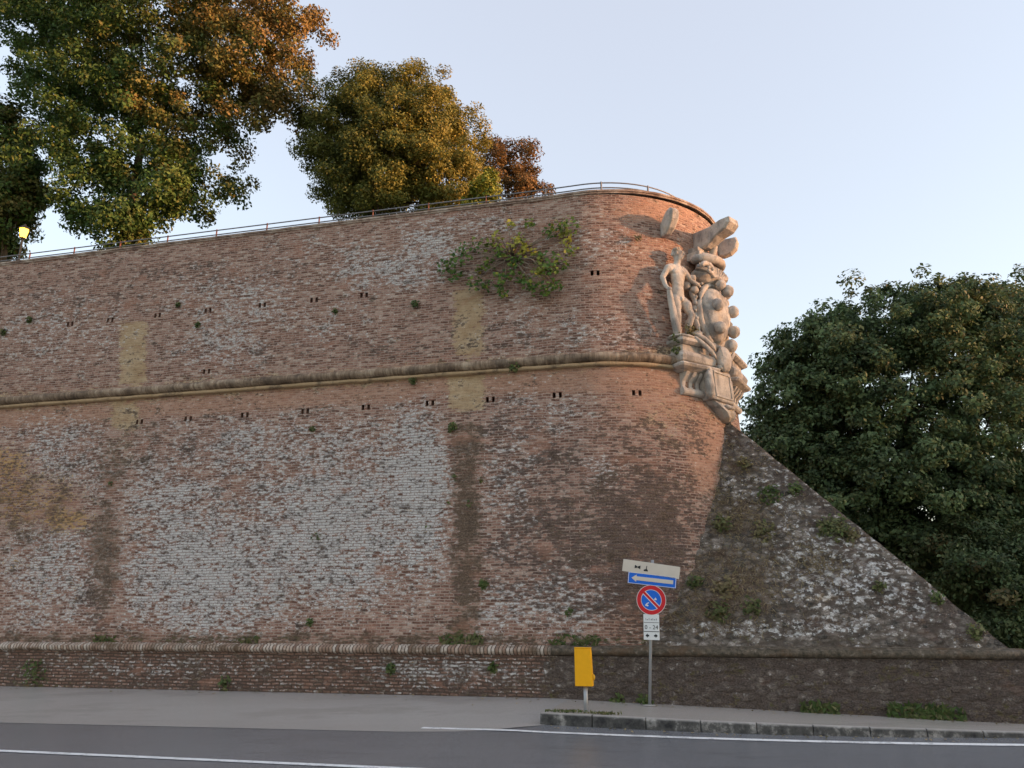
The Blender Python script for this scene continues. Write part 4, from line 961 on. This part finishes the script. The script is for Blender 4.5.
# ------------------------------------------------------------------ caper bush and tufts
def tuft_leaves(c, nrm, ra, n, lf, aut=.1):
    e = rng.normal(size=(n, 3)); e /= np.linalg.norm(e, axis=1)[:, None]
    p = np.array(c) + e * ra * rng.random((n, 1)) ** .5; back = np.minimum((p - np.array(c)) @ np.array(nrm), 0)
    p -= np.outer(back * .8, np.array(nrm))
    return p, np.array(nrm) * .9 + np.array([0, 0, .5]) + rng.normal(size=(n, 3)) * .5, lf * rng.uniform(.6, 1.3, n), np.clip(rng.normal(.5, .28, n), 0, 1), np.clip(rng.normal(aut, .12, n), 0, 1)
cb = at_wall(512, 258, O_UP)
caper = thing('caper_bush', cb, 'sprawling caper bush with green and yellow leaves rooted in the upper brick wall', 'wall plant')
cl = [(447, 268, .30, 0), (458, 258, .30, 0), (470, 250, .34, .05), (486, 246, .24, .2), (497, 240, .24, .55), (456, 276, .22, 0), (474, 284, .24, 0), (485, 286, .2, 0), (500, 281, .28, 0), (512, 274, .26, .05), (503, 293, .2, 0), (520, 240, .2, .5), (516, 246, .26, .8), (528, 249, .24, .9), (510, 226, .16, .6), (529, 224, .16, .15), (549, 232, .24, .05), (560, 230, .28, .1), (570, 226, .28, .2), (566, 238, .22, .5), (571, 250, .2, .3),
      (545, 262, .34, 0), (552, 270, .34, .05), (560, 263, .26, .1), (540, 272, .24, .4), (535, 288, .24, 0), (546, 290, .22, .05), (530, 285, .2, 0), (556, 287, .2, 0), (488, 262, .26, .15), (500, 254, .26, .1), (515, 262, .24, 0), (538, 256, .18, .3), (480, 270, .16, .2), (522, 280, .18, 0)]
Ls = []; st = MB()
for px, py, ra, au in cl:
    c = at_wall(px, py, O_UP + .16 + .12 * random.random()); Ls.append(tuft_leaves(c, N, ra, int(150 * ra), .11, au))
    m = cb.lerp(c, .5) + Z * random.uniform(-.2, .3) + N * .16
    st.tube([cb + N * .02, m, c], [.022, .014, .006], 5)
Ls = [np.concatenate(x) for x in zip(*Ls)]
leaves_mesh('leaves', *Ls, LM_CAPER, caper, aspect=.85)
st.build('stems', M_STEM, caper, True)

def weed(p, nrm, ra, n, lf, au, label, group, name='weed_tuft', grass=False, mat=None, cat='weed'):
    if grass:                                              # upright blades
        n2 = n; ps = np.array(p) + np.outer(rng.uniform(-ra, ra, n2), np.array(U)) + np.outer(rng.uniform(-.3, .3, n2) * ra, np.array(Z)) + np.outer(rng.uniform(0, .06, n2), np.array(nrm))
        if abs(nrm[2]) > .9: ps = np.array(p) + np.outer(rng.normal(size=n2) * ra * .5, np.array(U)) + np.outer(rng.normal(size=n2) * ra * .28, np.array(N))
        a, b, c, d, e = ps + np.array([0, 0, lf * .3]), np.array(N) + rng.normal(size=(n2, 3)) * .35, lf * rng.uniform(.5, 1.3, n2), np.clip(rng.normal(.5, .25, n2), 0, 1), np.clip(rng.normal(au, .2, n2), 0, 1)
        o = leaves_mesh(name, a, b, c, d, e, mat or LM_WEED, None, p, aspect=.3)
    else: o = leaves_mesh(name, *tuft_leaves(p, nrm, ra, n, lf, au), mat or LM_WEED, None, p, aspect=.6)
    return tag(o, label, cat, group)
gw = 'weeds rooted in the brick face'
TW = [(317, 537, .16, -.38, 'round green weed tuft on the pale lower wall, largest of the wall tufts'), (430, 528, .12, -.38, 'green weed at the right edge of the pale patch beside the dark strip'),
      (415, 304, .13, O_UP, 'small weed in the upper wall to the left of the caper bush'), (514, 367, .17, -.40, 'dark green weed hanging on the stone cordon'), (413, 381, .11, -.45, 'weed just under the cordon near the ochre plaster patch'),
      (313, 429, .10, -.45, 'tiny weed under the putlog holes right of the wall middle'), (112, 483, .11, -.42, 'tiny weed beside the brown stain at left'), (85, 532, .12, -.38, 'weed beside the orange lichen at left'),
      (452, 428, .14, -.42, 'weed at the head of the dark strip under the plaster patch'), (455, 478, .10, -.4, 'weed at the left side of the dark strip, level with the shrubless middle'), (470, 504, .12, -.4, 'weed inside the dark strip above the dark blocks'), (449, 502, .09, -.4, 'weed just left of the dark strip above the dark blocks'),
      (482, 480, .10, -.42, 'weed at the right side of the dark strip'), (484, 584, .12, -.2, 'low weed right of the dark strip near its foot'), (570, 613, .12, -.2, 'weed above the base moulding left of the sign'), (178, 305, .09, O_UP, 'dark speck of weed in the upper wall between two putlog holes'),
      (30, 320, .11, O_UP, 'weed tuft in the upper wall at far left'), (3, 332, .12, O_UP, 'weed tuft at the left edge of the upper wall'), (198, 325, .09, O_UP, 'dark weed tuft right of the tall ochre patch'), (335, 311, .08, O_UP, 'tiny weed below the middle row of putlog holes'),
      (310, 622, .10, -.15, 'low weed just above the base moulding near the middle')]
for px, py, ra, oo, lb in TW:
    p = at_wall(px, py, oo + .04); weed(tuple(p), N, ra, int(500 * ra), .085, .12, lb, gw)
for px, py, ra, lb in [(677, 337, .22, 'green weed tuft under the statue foot at the pedestal edge'), (676, 350, .18, 'green weed tuft on the side of the statue bracket')]:
    p = at_depth(px, py, (rot3(-36)(0, .06, 8)).y); weed(tuple(p), N, ra * .7, 60, .08, .15, lb, 'weeds beside the statue bracket')
p = S3(-.95, .22, 8.62); weed(tuple(p), SN, .22, 90, .09, .5, 'yellowish weed tuft between the statue and the shield', 'weeds beside the statue bracket')
p = rot3(-31)(0, .10, 11.12); weed(tuple(p), N, .13, 50, .08, .8, 'yellow weed tuft under the left crown ray', 'weeds beside the statue bracket')
# weeds along ledges: tops of the base moulding
for px, py, ra, n, lb in [(462, 634, .5, 150, 'patch of green weeds on the ledge at the foot of the dark strip'), (575, 641, .55, 150, 'long patch of grass on the ledge above the yellow box'), (105, 641, .3, 50, 'small grass tuft on the ledge at left'), (250, 642, .3, 40, 'small grass tuft on the ledge left of the middle')]:
    p = at_wall(px, py, -.12); p.z = 1.10; weed(tuple(p), N, ra, n, .16, .25, lb, 'weeds on the base ledge', 'grass_tuft', True)
for px, py, oo, ra, n, lb in [(391, 669, .04, .13, 50, 'green weed on the plinth right of the middle'), (493, 668, .04, .11, 40, 'green weed on the plinth between the middle and the yellow box'), (225, 683, .06, .18, 60, 'weed at the wall foot left of the middle'), (35, 672, .04, .35, 110, 'moss-green weeds over the plinth at far left'), (618, 701, .06, .16, 50, 'weed at the wall foot left of the sign post'), (645, 702, .2, .18, 60, 'weed around the foot of the sign post')]:
    p = at_wall(px, py, oo); weed(tuple(p), N, ra, n, .10, .15, lb, 'weeds at the foot of the wall')
for px, ra, n, lb in [(918, .55, 240, 'broad patch of bright green weeds at the foot of the spur'), (945, .35, 110, 'green weeds at the right end of the patch under the spur'), (820, .35, 110, 'green weeds at the spur foot to the left of the broad patch')]:
    p = at_wall(px, 716, .10); p.z = hw(p.dot(U)) + .05; weed(tuple(p), N, ra, n, .17, .12, lb, 'weeds at the foot of the wall', 'grass_tuft', True)
for ss, oo, ra, n, lb in [(-2.75, 2.45, .35, 120, 'thin dry grass on the kerb end left of the yellow box'), (-2.1, 2.45, .3, 110, 'thin grass on the kerb right of the yellow box')]:
    p = WF(ss, oo, hw(ss) + .005); weed(tuple(p), Z, ra, n, .07, .3, lb, 'grass on the kerb end', 'grass_tuft', True)
for px, py, ra, n, au, lb in [(770, 496, .28, 120, .05, 'dark green plant on the upper spur right of the pale stones'), (795, 491, .2, 80, .05, 'smaller green plant on the upper spur near its ridge'), (833, 530, .38, 230, .25, 'mossy green cushion on the spur near the ridge'), (850, 536, .2, 80, .55, 'yellowish tuft at the edge of the mossy cushion'),
      (722, 525, .25, 90, .35, 'grassy tuft at the spur edge beside the drum'), (765, 533, .3, 110, .5, 'dry green tuft in the middle of the spur'), (695, 583, .2, 70, .2, 'green tuft low on the spur just right of the signs'), (718, 613, .28, 110, .25, 'green tuft on the lower spur near the base ledge'), (750, 608, .25, 90, .25, 'green tuft on the lower spur below the dry grass'), (725, 590, .35, 140, .75, 'dry straw-coloured grass clump on the lower spur'),
      (745, 465, .2, 70, .6, 'yellowish tuft near the head of the spur'), (880, 588, .14, 40, .3, 'small tuft among white stones on the spur'), (937, 599, .16, 50, .2, 'small green tuft near the low end of the spur'), (975, 632, .2, 60, .3, 'small green tuft on the ledge near the toe of the spur')]:
    p = at_spur(px, py) + SNRM * .05; weed(tuple(p), SNRM, ra, int(n * 1.2), .10, au, lb, 'tufts growing on the spur')
# dry grass thatch on the spur (uncountable)
pp = []
for cx, cy, rx, ry, n in [(735, 595, 65, 38, 1500), (740, 512, 45, 24, 700), (715, 480, 16, 45, 380), (780, 545, 50, 25, 500), (820, 565, 22, 14, 260), (745, 462, 26, 18, 260), (690, 615, 30, 22, 350)]:
    for _ in range(n):
        x, y = cx + rx * rng.normal() * .6, cy + ry * rng.normal() * .6
        if y > 638: continue
        pp.append(tuple(at_spur(x, y) + SNRM * random.uniform(-.02, .08)))
pp = np.array(pp); n = len(pp)
o = leaves_mesh('dry_grass', pp, np.array(SNRM) + rng.normal(size=(n, 3)) * .5, rng.uniform(.05, .16, n), rng.random(n), np.clip(rng.normal(.92, .15, n), 0, 1), LM_WEED, None, tuple(SL), aspect=.13)
tag(o, 'dry brown grass thatch spread over the spur face', 'grass', kind='stuff')

# fallen leaves along the wall foot, the kerb and the gutter (uncountable)
lp_ = []
for _ in range(520):
    r_ = random.random()
    if r_ < .5: ss, oo = random.uniform(-20, -3.6), abs(random.gauss(.12, .35)) + .04
    elif r_ < .75: ss, oo = random.uniform(-3, 7), abs(random.gauss(.1, .3)) + .06
    else: ss = random.uniform(-3, 7); oo = kfront(ss) + .06 + abs(random.gauss(0, .14))
    if oo < kfront(ss) - .02 and ss > -3: zz = hw(ss) + .012
    else: zz = ground_z(ss, oo) + .018
    lp_.append(tuple(WF(ss, oo, zz)))
lp_ = np.array(lp_); n = len(lp_)
o = leaves_mesh('leaf_litter', lp_, np.array([0, 0, 1.]) + rng.normal(size=(n, 3)) * .25, rng.uniform(.03, .08, n), rng.random(n), np.clip(rng.normal(.85, .2, n), 0, 1), LM_WEED, None, (0, 18, 0), aspect=.6)
tag(o, 'scattered dry fallen leaves along the wall foot and kerb', 'leaf litter', kind='stuff')
# ------------------------------------------------------------------ lit lantern on the terrace
lp = at_depth(20, 252, 27.0); lp.z = TZ
lamp = thing('street_lamp', lp, 'lit yellow lantern on a post above the wall at the left edge', 'street lamp')
lz = at_depth(20, 233, 27.0).z
MB().tube([lp, Vector((lp.x, lp.y, lz - .22))], [.05, .035], 8).build('pole', M_BLK, lamp, True)
lf = lambda a, b, c: Vector((lp.x + a, lp.y + b, lz + c))
t = NT('lamp_glass'); t.base((.5, .3, .05)); t.b.inputs['Emission Color'].default_value = (1, .55, .06, 1); t.b.inputs['Emission Strength'].default_value = .85
MB().loft([[lf(r_ * math.cos(a), r_ * math.sin(a), z) for a in np.linspace(0, 2 * math.pi, 7)[:-1]] for r_, z in ((.10, -.20), (.17, .14))]).build('glass', t.m, lamp)
MB().loft([[lf(r_ * math.cos(a), r_ * math.sin(a), z) for a in np.linspace(0, 2 * math.pi, 7)[:-1]] for r_, z in ((.21, .143), (.19, .18), (.06, .30), (.03, .36))]).build('lantern_cap', M_BLK, lamp)
MB().loft([[lf(r_ * math.cos(a), r_ * math.sin(a), z) for a in np.linspace(0, 2 * math.pi, 7)[:-1]] for r_, z in ((.05, -.26), (.11, -.203))]).build('lantern_foot', M_BLK, lamp)
ld = bpy.data.lights.new('lamp_light', 'POINT'); ld.energy = 3; ld.color = (1, .6, .18); ld.shadow_soft_size = .2
lo = bpy.data.objects.new('lamp_light', ld); col.objects.link(lo); lo.parent = lamp; lo.location = (0, -.32, lz - lp.z)

for o in list(bpy.data.objects):
    if 'base' in o: del o['base']
